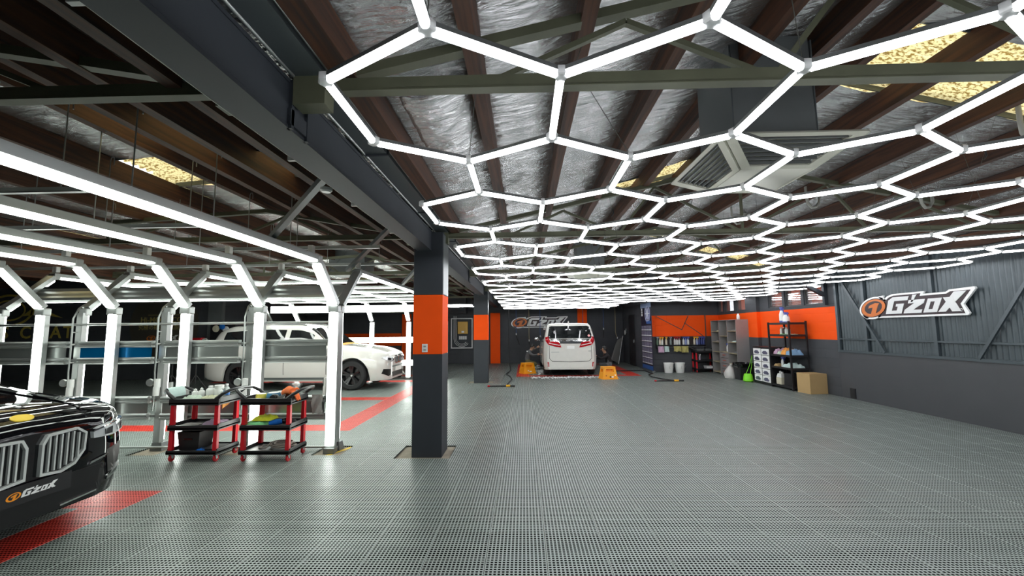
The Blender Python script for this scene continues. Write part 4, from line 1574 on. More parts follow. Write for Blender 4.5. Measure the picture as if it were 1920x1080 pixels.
# ---------------- black suv in the near bay (nose towards +x)
bk = thing('black_suv', 'glossy black suv with tall twin chrome kidney grilles and dark number plate', 'car', (0, 0, 0))
car, bv = suv(bk, 'car_black', 'x7')
for sg in (1, -1):
    out_ = [(.045, .545), (.045, .78), (.08, .845), (.30, .855), (.375, .80), (.37, .66), (.30, .565), (.20, .53)]
    inn_ = [(.062, .565), (.062, .770), (.091, .828), (.293, .838), (.358, .792), (.353, .667), (.289, .582), (.193, .548)]
    O_ = [(sg * a, b) for a, b in out_]
    I_ = [(sg * a, b) for a, b in inn_]
    kg = patch(bv, I_, '-x', .004).build('kidney_grille', 'grille_black', bk)
    ring(bv, O_, I_, '-x', .028).build('grille_surround', 'slat_silver', kg)
    for q in range(6):
        y = .098 + q * .043
        top = .828 if q < 5 else .81
        bot = .562 + max(0, q - 2) * .016
        patch(bv, [(sg * y, bot), (sg * (y + .012), bot), (sg * (y + .012), top), (sg * y, top)], '-x', .022, 1, 0).build('grille_slat', 'slat_silver', kg)
    # headlight: slim, wrapping round the corner
    hl = patch(bv, [(sg * a, b) for a, b in ((.42, .80), (.43, .735), (.60, .725), (.80, .755), (.86, .80), (.82, .845), (.62, .84), (.48, .825))], '-x', .03, .04, 2).build('headlight', 'lamp_glass', bk)
    patch(bv, [(sg * a, b) for a, b in ((.52, .79), (.525, .745), (.60, .742), (.605, .80))], '-x', .036, .03, 1).build('lamp_element', 'lamp_dark', hl)
    patch(bv, [(sg * a, b) for a, b in ((.66, .80), (.665, .75), (.74, .76), (.745, .82))], '-x', .036, .03, 1).build('lamp_element', 'lamp_dark', hl)
    patch(bv, [(sg * a, b) for a, b in ((.42, .805), (.62, .842), (.82, .848), (.82, .836), (.62, .828), (.42, .79))], '-x', .038, .03, 1).build('lamp_rim', 'chrome', hl)
    # bumper intake and chrome blade
    patch(bv, [(sg * a, b) for a, b in ((.58, .60), (.80, .63), (.84, .52), (.80, .40), (.62, .40))], '-x', .004).build('side_intake', 'grille_black', bk)
    patch(bv, [(sg * a, b) for a, b in ((.60, .345), (.82, .40), (.84, .435), (.82, .445), (.60, .375))], '-x', .018, .06, 1).build('chrome_blade', 'chrome', bk)
    patch(bv, [(sg * a, b) for a, b in ((.43, .52), (.60, .56), (.60, .575), (.44, .54))], '-x', .012, .06, 1).build('trim_line', 'chrome', bk)
    patch(bv, [(sg * a, b) for a, b in ((.22, .268), (.50, .285), (.50, .297), (.22, .28))], '-x', .016, .06, 1).build('lip_trim', 'chrome', bk)
    # bonnet crease
    patch(bv, [(.03, sg * .40), (1.2, sg * .62), (1.2, sg * .635), (.03, sg * .415)], 'z', .010, .08, 0).build('bonnet_crease', 'car_black', bk, smooth=30)
patch(bv, [(-.55, .50), (.55, .50), (.60, .34), (.45, .25), (-.45, .25), (-.60, .34)], '-x', .004).build('lower_intake', 'grille_black', bk)
patch(bv, arc(.10, 0, .035, .075, 0, 342, 19), 'z', .006, .05, 0).build('bonnet_sticker', mat('yellow_sticker', (.75, .52, .02), .4), bk)
MB().box(-.035, -.015, -.27, .25, .395, .525).build('number_plate', 'black_plastic', bk)
logo(bk, .40, (-.0355, -.20, .425), (0, 1, 0), (0, 0, 1), (-1, 0, 0), PLATE, .06, skip=('w',)) if False else None
place(bk, (-3.42, 2.92, 0), pi)
bk.scale = (.93, .93, .93)
np_ = [c for c in bk.children if c.name.startswith('number_plate')][0]
for name, key, poly in logo_parts(.36):
    if key in ('w', 'k'): continue
    a, b = LOGO_Z[key]
    MB().prism(poly, (-.0355 - (a - .034) * .2, .17, .428), (0, -1, 0), (0, 0, 1), (-(b - a) * .2, 0, 0)).build(name, PLATE[key], np_)

# ---------------- white suv in the far bay
ws = thing('white_suv', 'white suv with black wheels parked inside the lit far bay', 'car', (0, 0, 0))
car, bv = suv(ws, 'car_white', 'x5')
for sg in (1, -1):
    I_ = [(sg * a, b) for a, b in ((.03, .66), (.03, .80), (.08, .83), (.26, .82), (.31, .77), (.28, .67), (.20, .645))]
    O_ = [(sg * a, b) for a, b in ((.012, .64), (.012, .815), (.07, .85), (.27, .84), (.332, .775), (.295, .655), (.205, .625))]
    kg = patch(bv, I_, '-x', .003).build('kidney_grille', 'grille_black', ws)
    ring(bv, O_, I_, '-x', .02).build('grille_surround', 'chrome', kg)
    hl = patch(bv, [(sg * a, b) for a, b in ((.36, .80), (.37, .70), (.55, .69), (.76, .74), (.83, .80), (.80, .835), (.60, .83))], '-x', .02, .04, 2).build('headlight', 'lamp_glass', ws)
    patch(bv, [(sg * a, b) for a, b in ((.42, .79), (.43, .72), (.54, .71), (.55, .80))], '-x', .026, .04, 1).build('lamp_element', 'lamp_dark', hl)
    patch(bv, [(sg * a, b) for a, b in ((.60, .79), (.61, .725), (.72, .745), (.72, .805))], '-x', .026, .04, 1).build('lamp_element', 'lamp_dark', hl)
    patch(bv, [(sg * a, b) for a, b in ((.58, .50), (.82, .52), (.84, .40), (.66, .32), (.58, .36))], '-x', .004).build('side_intake', 'grille_black', ws)
    patch(bv, [(sg * a, b) for a, b in ((.66, .60), (.71, .60), (.71, .65), (.66, .65))], '-x', .008, 1, 1).build('fog_lamp', 'lamp_glass', ws)
    # door lines, handles, mirror, sill, roof rail
    ax = '-y' if sg < 0 else '+y'
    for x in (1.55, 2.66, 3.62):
        patch(bv, [(x, .40), (x + .012, .40), (x + .012, 1.06), (x, 1.06)], ax, .002, .1, 0).build('door_gap_shade', 'rubber', ws)  # thin dark strip in place of the shade inside each door gap
    for x in (2.40, 3.30):
        patch(bv, [(x, .90), (x + .20, .905), (x + .20, .935), (x, .93)], ax, .025, 1, 0).build('door_handle', 'car_white', ws)
    patch(bv, [(1.38, .27), (3.35, .27), (3.35, .33), (1.38, .33)], ax, .012, .1, 0).build('sill_trim', 'alu_dark', ws)
    m = MB().ball((1.85, sg * 1.06, 1.12), (.07, .11, .075), 12, 8)
    m.bar((1.85, sg * .92, 1.08), (1.85, sg * 1.02, 1.10), .04, .03)
    m.build('mirror', 'car_white', ws, smooth=60)
    MB().tube([(2.25, sg * .66, 1.66), (2.4, sg * .665, 1.70), (3.9, sg * .64, 1.68), (4.1, sg * .63, 1.63)], .015, 8).build('roof_rail', 'alu_dark', ws, smooth=60)
patch(bv, [(-.5, .58), (.5, .58), (.46, .54), (-.46, .54)], '-x', .004).build('upper_slot', 'grille_black', ws)
patch(bv, [(-.5, .42), (.5, .42), (.44, .29), (-.44, .29)], '-x', .004).build('lower_intake', 'grille_black', ws)
MB().box(-.03, -.012, -.26, .26, .43, .54).build('number_plate', 'white_plastic', ws)
patch(bv, [(1.30, -.66), (1.42, -.70), (1.42, .70), (1.30, .66)], 'z', .012, .1, 1).build('cowl_reflection', mat('reflection_orange', (.80, .33, .03), .6), ws)  # orange reflection below the windscreen, put in as a coloured strip
place(ws, (-3.52, 11.75, 0), pi)

# ---------------- white van in the wash bay (rear towards the camera)
vn = thing('white_van', 'tall white people carrier covered in suds, rear hatch with red lamps', 'van', (0, 0, 0))
Lv = 4.5
hwm = pchip([(0, .50), (.06, .64), (.2, .76), (.5, .835), (.9, .86), (3.9, .865), (4.3, .85), (4.42, .80), (4.5, .74)])
zsh = pchip([(0, .74), (.1, .86), (.5, .94), (1.0, .98), (1.3, 1.0), (3.5, 1.06), (4.3, 1.10), (4.5, 1.05)])
hws = pchip([(0, .46), (.06, .58), (.2, .70), (.5, .78), (.9, .82), (3.9, .835), (4.3, .82), (4.42, .765), (4.5, .71)])
zrl = pchip([(0, .77), (.1, .90), (.5, 1.0), (.75, 1.06), (1.5, 1.50), (1.8, 1.58), (3.9, 1.60), (4.15, 1.57), (4.30, 1.42), (4.42, 1.22), (4.5, 1.10)])
hwr = pchip([(0, .40), (.2, .6), (.6, .66), (1.0, .74), (1.5, .72), (3.9, .71), (4.3, .72), (4.5, .68)])
z5v = pchip([(0, .785), (.1, .92), (.5, 1.03), (.75, 1.09), (1.5, 1.56), (1.8, 1.645), (2.6, 1.675), (3.9, 1.66), (4.2, 1.62), (4.32, 1.46), (4.43, 1.24), (4.5, 1.11)])
zlv = pchip([(0, .2), (4.2, .2), (4.5, .22)])


def secv(x):
    m = hwm(x)
    return [(m - .05, 0), (m - .01, .34), (m, .62), (hws(x), zsh(x)), (hwr(x), zrl(x)), (hwr(x) * .80, z5v(x)), (0, z5v(x) + .012)]


cv = Car(Lv, secv, (.85, 3.80), .32, .37, zlv)


def clv(i, j, x, z, sg):
    a, b = 3 * cv.sub, 4 * cv.sub
    if a <= j < b - 1 and z > 1.05:
        for q0, q1 in ((1.35, 2.0), (2.08, 3.0), (3.1, 4.05)):
            if q0 < x < q1: return ('side_window', q0, sg)
    if j >= b and .82 < x < 1.5: return 'windscreen'
    return 'body'


pv = cv.split(clv)
bvv = bvh_of(pv)
for nm, m in pv.items():
    nm = nm if isinstance(nm, str) else nm[0]
    m.build(nm, 'van_white' if nm == 'body' else 'glass_dark', vn, smooth=38)
MB().box(.25, 4.25, -.70, .70, .2, .75).build('underbody', 'rubber', vn)
for x in (.85, 3.80):
    for sg in (1, -1):
        wheel(vn, x, sg * .74, .32, .20, sg)
K = .002134
pz = lambda X, Y: ((X - 568) * K, (955 - Y) * K)
rw = patch(bvv, [pz(*p) for p in ((262, 212), (300, 204), (838, 204), (872, 214), (905, 380), (890, 392), (245, 392), (232, 378))], '+x', .005, .06, 2).build('rear_window', 'glass_dark', vn)
sp = patch(bvv, [pz(*p) for p in ((270, 398), (866, 398), (838, 425), (745, 468), (425, 468), (300, 425))], '+x', .016, .06, 1).build('chrome_garnish', 'chrome', vn)
MB().lathe([(.045, Lv - .06), (.045, Lv + .035), (.03, Lv + .035)], c=(0, .035, 1.10), n=20, axis='x').build('emblem', 'chrome', vn, smooth=50)
for sg in (1, -1):
    lp = [(-373, 374), (-328, 360), (-300, 432), (-168, 446), (-133, 526), (-228, 512), (-330, 482), (-368, 430)]
    pl = [(sg * a * K, (955 - b) * K) for a, b in lp]
    tl = patch(bvv, pl, '+x', .018, .04, 1).build('tail_lamp', 'lamp_red', vn)
    patch(bvv, [(sg * a * K, (955 - b) * K) for a, b in ((-320, 455), (-160, 490), (-158, 498), (-320, 466))], '+x', .022, 1, 0).build('lamp_bar', 'sign_silver', tl)
    patch(bvv, [(sg * a * K, (955 - b) * K) for a, b in ((-352, 742), (-324, 742), (-320, 812), (-348, 812))], '+x', .012, 1, 0).build('reflector', 'lamp_red', vn)
    # tailgate shut line: dark strips standing in for the shade in the gap
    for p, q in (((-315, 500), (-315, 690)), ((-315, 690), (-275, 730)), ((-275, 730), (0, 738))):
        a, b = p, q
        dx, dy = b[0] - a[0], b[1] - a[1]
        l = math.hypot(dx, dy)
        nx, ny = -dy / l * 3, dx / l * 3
        patch(bvv, [(sg * x * K, (955 - y) * K) for x, y in ((a[0] - nx, a[1] - ny), (b[0] - nx, b[1] - ny), (b[0] + nx, b[1] + ny), (a[0] + nx, a[1] + ny))], '+x', .003, .1, 0).build('shut_line_shade', 'rubber', vn)
    m = MB().ball((1.25, sg * .98, 1.12), (.06, .10, .08), 12, 8).bar((1.25, sg * .85, 1.06), (1.25, sg * .95, 1.10), .04, .03)
    m.build('mirror', 'chrome', vn, smooth=60)
patch(bvv, [pz(*p) for p in ((455, 490), (690, 490), (715, 575), (430, 575))], '+x', .003, .1, 1).build('plate_recess', 'van_white', vn)
patch(bvv, [pz(*p) for p in ((520, 505), (630, 505), (630, 548), (520, 548))], '+x', .010, .1, 0).build('number_plate', 'white_plastic', vn)
patch(bvv, [pz(*p) for p in ((180, 830), (986, 830), (986, 858), (180, 858))], '+x', .02, .06, 0).build('bumper_lip', 'van_white', vn)
patch(bvv, [(3.95, -.66), (4.22, -.64), (4.22, .64), (3.95, .66)], 'z', .03, .1, 1).build('roof_spoiler', 'van_white', vn, smooth=40)
MB().lathe([(.03, 0), (.006, .09)], c=(4.05, 0, 1.68), n=8).build('aerial', 'van_white', vn)
patch(bvv, [pz(*p) for p in ((833, 352), (855, 330), (878, 352), (855, 374))], '+x', .010, 1, 0).build('window_sticker', mat('sticker_pink', (.8, .35, .35), .5), rw)
for xx, yy, ww in ((280, 590, 120), (835, 575, 40)):
    patch(bvv, [pz(*p) for p in ((xx, yy), (xx + ww, yy), (xx + ww, yy + 9), (xx, yy + 9))], '+x', .005, 1, 0).build('badge', 'alu', vn)
place(vn, (1.475, 13.72 + 4.45, 0), -pi / 2)
# soap suds on roof edge and floor
random.seed(11)
mb = MB()
for k in range(420):
    a = random.random()
    x = random.uniform(.2, 2.9)
    y = 13.38 + random.gauss(0, .13) - .02 * abs(x - 1.5)
    r = random.uniform(.005, .02)
    if any(abs(x - a) < c and abs(y - b) < d for a, b, c, d in ((.10, 14.72, .36, .36), (2.52, 13.0, .34, .34), (.30, 16.2, .36, .32), (.73, 14.37, .18, .40), (2.21, 14.37, .18, .40), (.73, 17.3, .18, .4))):
        continue
    mb.ball((x, y, r * .3), (r * 1.6, r * 1.2, r * .5), 6, 4)
for k in range(160):
    x = random.uniform(.25, .75)
    y = random.uniform(14.2, 18)
    r = random.uniform(.008, .03)
    if any(abs(x - a) < c and abs(y - b) < d for a, b, c, d in ((.10, 14.72, .36, .36), (2.52, 13.0, .34, .34), (.30, 16.2, .36, .32), (.73, 14.37, .18, .40), (2.21, 14.37, .18, .40), (.73, 17.3, .18, .4))):
        continue
    mb.ball((x, y, r * .3), (r * 1.6, r * 1.2, r * .5), 6, 4)
mb.build('soap_suds', mat('foam', (.80, .82, .82), .35), kind='stuff', label='white soap suds scattered on the floor behind the van', cat='foam')
# ================================================================== SIGNS AND LETTERING
sg_ = thing('wall_sign', 'white outlined sign with orange emblem on the corrugated wall', 'sign', (XR - .03, 7.55, 1.86))
logo(sg_, 2.2, (0, 1.1, -.22), (0, -1, 0), (0, 0, 1), (-1, 0, 0), SIGN, 1.0)
sg_ = thing('wall_sign', 'white outlined sign with orange emblem on the dark wall behind the van', 'sign', (.71, YB - .005, 1.83))
logo(sg_, 2.56, (-1.28, 0, -.26), (1, 0, 0), (0, 0, 1), (0, -1, 0), SIGN, 1.0)


def text_mesh(s, size, name, m, parent, org, ax, ay, shear=0.0, bold=0.0, depth=.004, extr=True):
    cu = bpy.data.curves.new(name, 'FONT')
    cu.body = s
    cu.size = size
    cu.shear = shear
    cu.offset = bold
    cu.resolution_u = 3
    cu.extrude = depth
    o = bpy.data.objects.new(name, cu)
    COL.objects.link(o)
    dg = bpy.context.evaluated_depsgraph_get()
    me = bpy.data.meshes.new_from_object(o.evaluated_get(dg))
    bpy.data.objects.remove(o)
    ax, ay = Vector(ax), Vector(ay)
    n = ax.cross(ay)
    M = Matrix.Identity(4)
    for k in range(3):
        M[k][0], M[k][1], M[k][2] = ax[k], ay[k], n[k]
        M[k][3] = org[k]
    me.transform(M)
    me.materials.clear()
    me.materials.append(MATS[m])
    ob = bpy.data.objects.new(name, me)
    COL.objects.link(ob)
    ob.parent = parent
    return ob


gl = thing('gold_lettering', 'large gold wall lettering with a winged wheel emblem above it', 'lettering', (-16.1, YC - .004, 1.37))
for ch, x in (('S', -1.15), ('C', -.52), ('O', .0), ('A', .52), ('T', .95)):
    text_mesh(ch, .56, 'letter', 'gold_paint', gl, (x, 0, 0), (1, 0, 0), (0, 0, 1), 0, .008)
mb = MB()
for rx, ry, w in ((.80, .50, .07), (.54, .33, .05)):
    n = 40
    for i in range(n):
        a, b = 2 * pi * i / n, 2 * pi * (i + 1) / n
        mb.bar((-.95 + rx * cos(a), -.006, .92 + ry * sin(a)), (-.95 + rx * cos(b), -.006, .92 + ry * sin(b)), w, .008, (0, 1, 0))
mb.build('emblem_ring', 'gold_paint', gl)
MB().prism([(-.5, .72), (.1, .78), (.9, .66), (.3, .90), (-.2, .95)], (0, -.002, 0), (1, 0, 0), (0, 0, 1), (0, -.008, 0)).build('wing', 'gold_paint', gl)

dc = thing('wall_disc', 'brown painted disc with small gold lettering and orange logo', 'sign', (-11.75, YC - .004, 1.75))
MB().lathe([(1.15, 0), (1.15, -.012)], n=48, axis='y').build('disc', 'disc_brown', dc)
text_mesh('Hi-MOHS COAT', .24, 'lettering', 'gold_dim', dc, (-.80, -.014, .10), (1, 0, 0), (0, 0, 1), 0, .002, .002)
MB().box(-.55, .55, -.018, -.013, .33, .345).build('rule', 'gold_dim', dc)
text_mesh('究極の硬さで伝説', .17, 'lettering', 'gold_dim', dc, (-.85, -.014, -.13), (1, 0, 0), (0, 0, 1), 0, 0, .002)
for name, key, poly in logo_parts(1.15):
    if key in ('w', 'k'): continue
    a, b = LOGO_Z[key]
    MB().prism(poly, (-.58, -.014 - (a - .034) * .5, -.52), (1, 0, 0), (0, 0, 1), (0, -(b - a) * .5, 0)).build(name, {'o': 'sign_orange', 'k2': 'disc_brown', 'o2': 'sign_orange', 's': 'sign_silver', 's2': 'sign_silver'}[key], dc)
text_mesh('Your Best Partner', .085, 'lettering', 'sign_silver', dc, (-.55, -.014, -.66), (1, 0, 0), (0, 0, 1), 0, 0, .002) if False else \
    MB().box(-.58, .50, -.017, -.013, -.63, -.60).build('small_print', 'sign_silver', dc)

# roll-up banner by the corner
bn = thing('product_banner', 'dark tall banner with wheel picture and rows of small photographs', 'banner', (4.40, 15.36, 0))
MB().box(-.006, .006, -.66, .66, .05, 2.42).build('sheet', mat('banner_dark', (.012, .012, .03), .4), bn)
MB().box(-.05, .05, -.68, .68, 0, .05).build('base', 'alu_dark', bn)
MB().box(-.012, .012, -.66, .66, 2.42, 2.45).build('top_rail', 'alu', bn)
MB().box(-.010, -.006, -.64, .64, .06, .20).build('blue_strip', mat('print_blue', (.03, .11, .36), .4), bn)
MB().box(-.010, -.006, -.64, .64, 2.24, 2.40).build('sky_strip', mat('print_sky', (.30, .42, .65), .4), bn)
MB().box(-.010, -.006, -.60, -.05, 1.66, 1.76).build('blue_label', 'print_blue', bn)
mat('print_photo', (.16, .15, .22), .4, var=1.0, vscale=14)
mat('print_ring', (.34, .38, .62), .35)
for r, c in ((.42, 'print_ring'), (.30, 'banner_dark'), (.26, 'print_ring'), (.10, 'sign_white')):
    MB().lathe([(r * .8, 0), (r * .8, .001)], c=(-.0075 - .0012 * (1 + [.42, .30, .26, .10].index(r)), -.20, 2.02), n=28, axis='x').build('wheel_print', c, bn)
for k in range(8):
    a = k * pi / 4
    MB().bar((-.0135, -.20, 2.02), (-.0135, -.20 + .28 * cos(a), 2.02 + .28 * sin(a)), .03, .001, (1, 0, 0)).build('spoke_print', 'sign_white', bn)
for k in range(3):
    MB().box(-.010, -.006, .40, .54, 1.95 + k * .10, 2.03 + k * .10).build('white_print', 'sign_white', bn)
for r in range(7):
    for c in range(4):
        y0 = -.60 + c * .305
        z0 = .26 + r * .195
        o = MB().box(-.010, -.006, y0, y0 + .28, z0, z0 + .165).build('photo_print', 'print_photo', bn)
        MB().box(-.012, -.010, y0, y0 + .28, z0, z0 + .03).build('caption', 'sign_silver', o)

# framed pipe panel on the back wall
fp = thing('plumbing_panel', 'white framed wall panel with bent pipes and a yellow box', 'panel', (-2.82, YB - .02, 1.36))
for a, b, c, d in ((-.49, .49, -.68, -.64), (-.49, .49, .64, .68), (-.49, -.45, -.64, .64), (.45, .49, -.64, .64)):
    MB().box(a, b, -.10, 0, c, d).build('frame_side', 'sign_silver', fp)
MB().box(-.45, .45, -.03, 0, -.64, .64).build('back_board', 'steel_grey', fp)
MB().box(-.17, .28, -.16, -.03, -.03, .52).build('control_box', mat('box_yellow', (.60, .34, .03), .4), fp, bevel=.01)
MB().box(-.0, .12, -.165, -.16, .02, .10).build('box_label', 'sign_white', fp)
for k, x in enumerate((-.36, -.30, -.24)):
    r = .36 - k * .06
    pts = [(x, -.06, .78), (x, -.06, -.25)] + [(-.36 + .06 * k + r - r * cos(t), -.06, -.25 - r * sin(t)) for t in [pi * i / 10 for i in range(1, 9)]]
    MB().tube(pts, .009, 8).build('pipe', 'sign_silver', fp, smooth=60)
for k in range(4):
    MB().box(-.12 + k * .09, -.05 + k * .09, -.10, -.03, -.28, -.13).build('valve_block', 'sign_silver', fp)

# ================================================================== TROLLEYS
def tray(parent, w, d, z, name='tray', lip=.07):
    o = MB().box(0, w, 0, d, z, z + .015).build(name, 'black_plastic', parent)
    h = z + lip
    for a, b, c, e in ((0, w, 0, .018), (0, w, d - .018, d), (0, .018, .018, d - .018), (w - .018, w, .018, d - .018)):
        MB().box(a, b, c, e, z - .015, h if (b - a) < .1 else h - .015).build('rim', 'black_plastic', o, bevel=.004)
    return o


def caster(parent, x, y):
    MB().box(x - .02, x + .02, y - .02, y + .02, .085, .10).bar((x - .016, y, .09), (x - .016, y + .015, .035), .004, .03).bar((x + .016, y, .09), (x + .016, y + .015, .035), .004, .03).build('caster_fork', 'chrome', parent)
    MB().lathe([(.015, -.012), (.036, -.012), (.040, -.006), (.040, .006), (.036, .012), (.015, .012)], c=(x, y + .015, .040), n=18, axis='x').build('caster_wheel', 'red_plastic', parent, smooth=40)


def trolley(loc, rz, label, w=.60, d=.40, sc=1.0, group='red and black service trolleys'):
    t = thing('service_trolley', label, 'trolley', loc, rz, group)
    for z, lp in ((.10, .05), (.375, .06), (.665, .075)):
        tray(t, w, d, z, 'tray', lp)
    for x in (.035, w - .035):
        for y in (.035, d - .035):
            for z0, z1 in ((.13, .375), (.42, .665)):
                MB().frust(x - .024, x + .024, y - .024, y + .024, z0, z1, .003, .003).build('post', 'red_plastic', t, bevel=.006)
            caster(t, x, y)
    for s, x in ((-1, 0), (1, w)):
        pts = [(x - s * .05, .02, .72), (x + s * .02, .02, .775), (x + s * .085, .05, .815), (x + s * .10, d * .5, .825), (x + s * .085, d - .05, .815), (x + s * .02, d - .02, .775), (x - s * .05, d - .02, .72)]
        MB().tube(pts, [.022, .02, .018, .018, .018, .02, .022], 10).build('handle', 'black_plastic', t, smooth=60)
    return t


t1 = trolley((-4.19, 4.95, 0), 0, 'red post trolley carrying white bottles and a black bin')
t2 = trolley((-3.33, 4.95, 0), 0, 'red post trolley carrying polishing pads and a yellow towel')
ZT_ = .681


def bottle(loc, r, h, body, cap, label, name='bottle', nozzle=True, cat='bottle', group=None, band=None):
    b = thing(name, label, cat, loc, 0, group)
    MB().lathe([(r * .92, 0), (r, .006), (r, h * .62), (r * .85, h * .72), (r * .42, h * .80), (r * .42, h * .84)], n=16).build('body', body, b, smooth=40)
    MB().lathe([(r * .5, h * .83), (r * .5, h * .92)] + ([(r * .22, h * .94), (r * .12, h)] if nozzle else [(r * .48, h * .94)]), n=12).build('cap', cap, b, smooth=40)
    if band:
        MB().lathe([(r * 1.02, h * .30), (r * 1.02, h * .55)], n=16, cap=False).build('label_band', band, b, smooth=40)
    return b


def jar(loc, r, h, label, group=None):
    b = thing('jar', label, 'jar', loc, 0, group)
    MB().lathe([(r * .95, 0), (r, .005), (r, h * .72), (r * .9, h * .76)], n=16).build('body', 'white_plastic', b, smooth=40)
    MB().lathe([(r * 1.02, h * .76), (r * 1.02, h * .98), (r * .96, h)], n=16).build('lid', 'white_plastic', b, smooth=40)
    return b


def cloth(loc, w, d, h, m, label, rz=0, seed=0, name='towel', folds=3.0, group=None, droop=0.0):
    rows = []
    nx, ny = 18, 12
    for i in range(ny + 1):
        r = []
        for j in range(nx + 1):
            u, v = j / nx * 2 - 1, i / ny * 2 - 1
            e = max(0.0, 1 - max(abs(u), abs(v)) ** 6)
            x = u * w / 2 * (1 + .10 * noise.noise(Vector((u * 2, v * 2, seed))))
            y = v * d / 2 * (1 + .12 * noise.noise(Vector((u * 2, v * 2, seed + 9))))
            z = h * e * (.72 + .4 * noise.noise(Vector((u * folds, v * folds, seed + 3)))) + .003
            if droop:
                z -= droop * max(0, u) ** 2
            r.append((x, y, z))
        rows.append(r)
    mb = MB().grid(rows)
    return mb.build(name, m, None, smooth=70, label=label, cat='towel', group=group, loc=loc) if not rz else rot(mb.build(name, m, None, smooth=70, label=label, cat='towel', group=group, loc=loc), rz)


def rot(o, rz):
    o.rotation_euler = (0, 0, rz)
    return o


for nm, c in (('towel_cream', (.55, .56, .38)), ('towel_pale', (.50, .60, .50)), ('towel_mint', (.42, .72, .52)), ('towel_lime', (.62, .66, .03)), ('towel_green', (.25, .72, .32)), ('towel_blue', (.10, .26, .62)), ('towel_sky', (.22, .40, .62)),
              ('towel_orange', (.82, .36, .08)), ('towel_pink', (.55, .36, .50)), ('towel_grey', (.25, .24, .23)), ('towel_aqua', (.52, .66, .64)), ('towel_olive', (.42, .38, .13)), ('glove_orange', (.92, .20, .05)), ('pad_yellow', (.68, .60, .10)),
              ('pad_blue', (.06, .22, .38)), ('pad_amber', (.85, .42, .02)), ('tool_blue', (.0, .12, .50)), ('towel_taupe', (.36, .32, .28)), ('film_lilac', (.42, .32, .44))):
    mat(nm, c, .85, var=.15, vscale=30, bump=.25, bscale=120)
mat('clear_plastic', (.75, .80, .78), .1, trans=.6)
X1, Y1 = -4.19, 4.95
# on the first trolley
bottle((X1 + .10, Y1 + .27, ZT_), .034, .13, 'white_plastic', 'white_plastic', 'small white squeeze bottle with thin nozzle, outermost of the bottles on the trolley', name='squeeze_bottle')
bottle((X1 + .172, Y1 + .28, ZT_), .034, .14, 'white_plastic', 'white_plastic', 'small white squeeze bottle with thin nozzle beside the wide capped bottle', name='squeeze_bottle')
bottle((X1 + .258, Y1 + .32, ZT_), .052, .165, 'white_plastic', 'white_plastic', 'white bottle with a wide cap on the trolley', nozzle=False)
jar((X1 + .366, Y1 + .32, ZT_), .052, .165, 'large white jar with flat lid on the trolley')
bottle((X1 + .464, Y1 + .26, ZT_), .045, .145, 'white_plastic', 'white_plastic', 'stout white squeeze bottle beside the large jar', name='squeeze_bottle')
wb_ = bottle((X1 + .545, Y1 + .20, ZT_), .034, .205, 'clear_plastic', 'white_plastic', 'clear water bottle with blue label on the trolley', nozzle=False, band=mat('label_blue', (.03, .18, .60), .4), name='water_bottle')
cloth((X1 + .185, Y1 + .13, ZT_), .20, .15, .075, 'towel_pale', 'pale green towel crumpled in front of the squeeze bottles', seed=3)
cloth((X1 + .40, Y1 + .13, ZT_), .21, .15, .07, 'towel_cream', 'cream towel crumpled in front of the white jar', seed=12)
# cloth hung over the left handle
mb = MB()
rows = []
for i in range(15):
    t = i / 14
    a = lerp(-.3, pi + .6, t)
    rows.append([(X1 - .085 + .032 * cos(pi - a) + (.10 * max(0, t - .6)), Y1 + .06 + .22 * j / 8 + .01 * sin(j * 2 + i * .5), .812 + .032 * sin(a) - .16 * max(0, t - .62) - .10 * max(0, .25 - t)) for j in range(9)])
mb.grid(rows).build('cloth', 'towel_aqua', smooth=60, label='pale blue cloth draped over the trolley handle beside the black suv', cat='towel')
cloth((X1 + .15, Y1 + .17, .391), .22, .16, .02, 'towel_grey', 'dark grey rag with a red stripe lying on the middle trolley tray', seed=5)
cloth((X1 + .42, Y1 + .23, .391), .25, .16, .06, 'film_lilac', 'lilac plastic sheet folded on the middle trolley tray', seed=15)
rows = []
for i in range(9):
    v = i / 8
    rows.append([(X1 + .568 + .005 * sin(5 * u + 3 * v), lerp(Y1 + .08 + .02 * v, Y1 + .30 - .12 * v, u), lerp(.670, .588 + .03 * u, v)) for u in [k / 6 for k in range(7)]])
o = MB().grid(rows).build('towel', 'towel_orange', smooth=70, label='orange towel tip hanging below the top tray rim of the trolley', cat='towel')
md = o.modifiers.new('s', 'SOLIDIFY'); md.thickness = .005
# black bin on the bottom tray
bb = thing('storage_bin', 'open black plastic bin leaning on the bottom trolley tray', 'bin', (X1 + .20, Y1 + .20, .116))
mb = MB()
ow = [(-.13, -.12), (.13, -.12), (.13, .12), (-.13, .12)]
for z0, z1, f0, f1 in ((0, .21, .88, 1.04), (.21, .012, 1.0, .84)):
    mb.grid([[(x * f0, y * f0, z0) for x, y in ow], [(x * f1, y * f1, z1) for x, y in ow]], closed=True)
mb.add([(x * .88, y * .88, 0) for x, y in ow], [(3, 2, 1, 0)]).add([(x * .84, y * .84, .012) for x, y in ow], [(0, 1, 2, 3)])
mb.build('tub', 'black_plastic', bb)
MB().box(-.05, .05, -.128, -.122, .12, .14).build('grip', 'black_gloss', bb)
MB().box(X1 + .36, X1 + .54, Y1 + .08, Y1 + .32, .116, .135).build('laptop_tray', 'black_plastic', label='flat black tray beside the black bin on the bottom trolley tray', cat='tray')
cloth((X1 + .36, Y1 + .10, .116), .10, .10, .02, 'tool_blue', 'small blue cloth lying before the black bin', seed=8, name='towel')
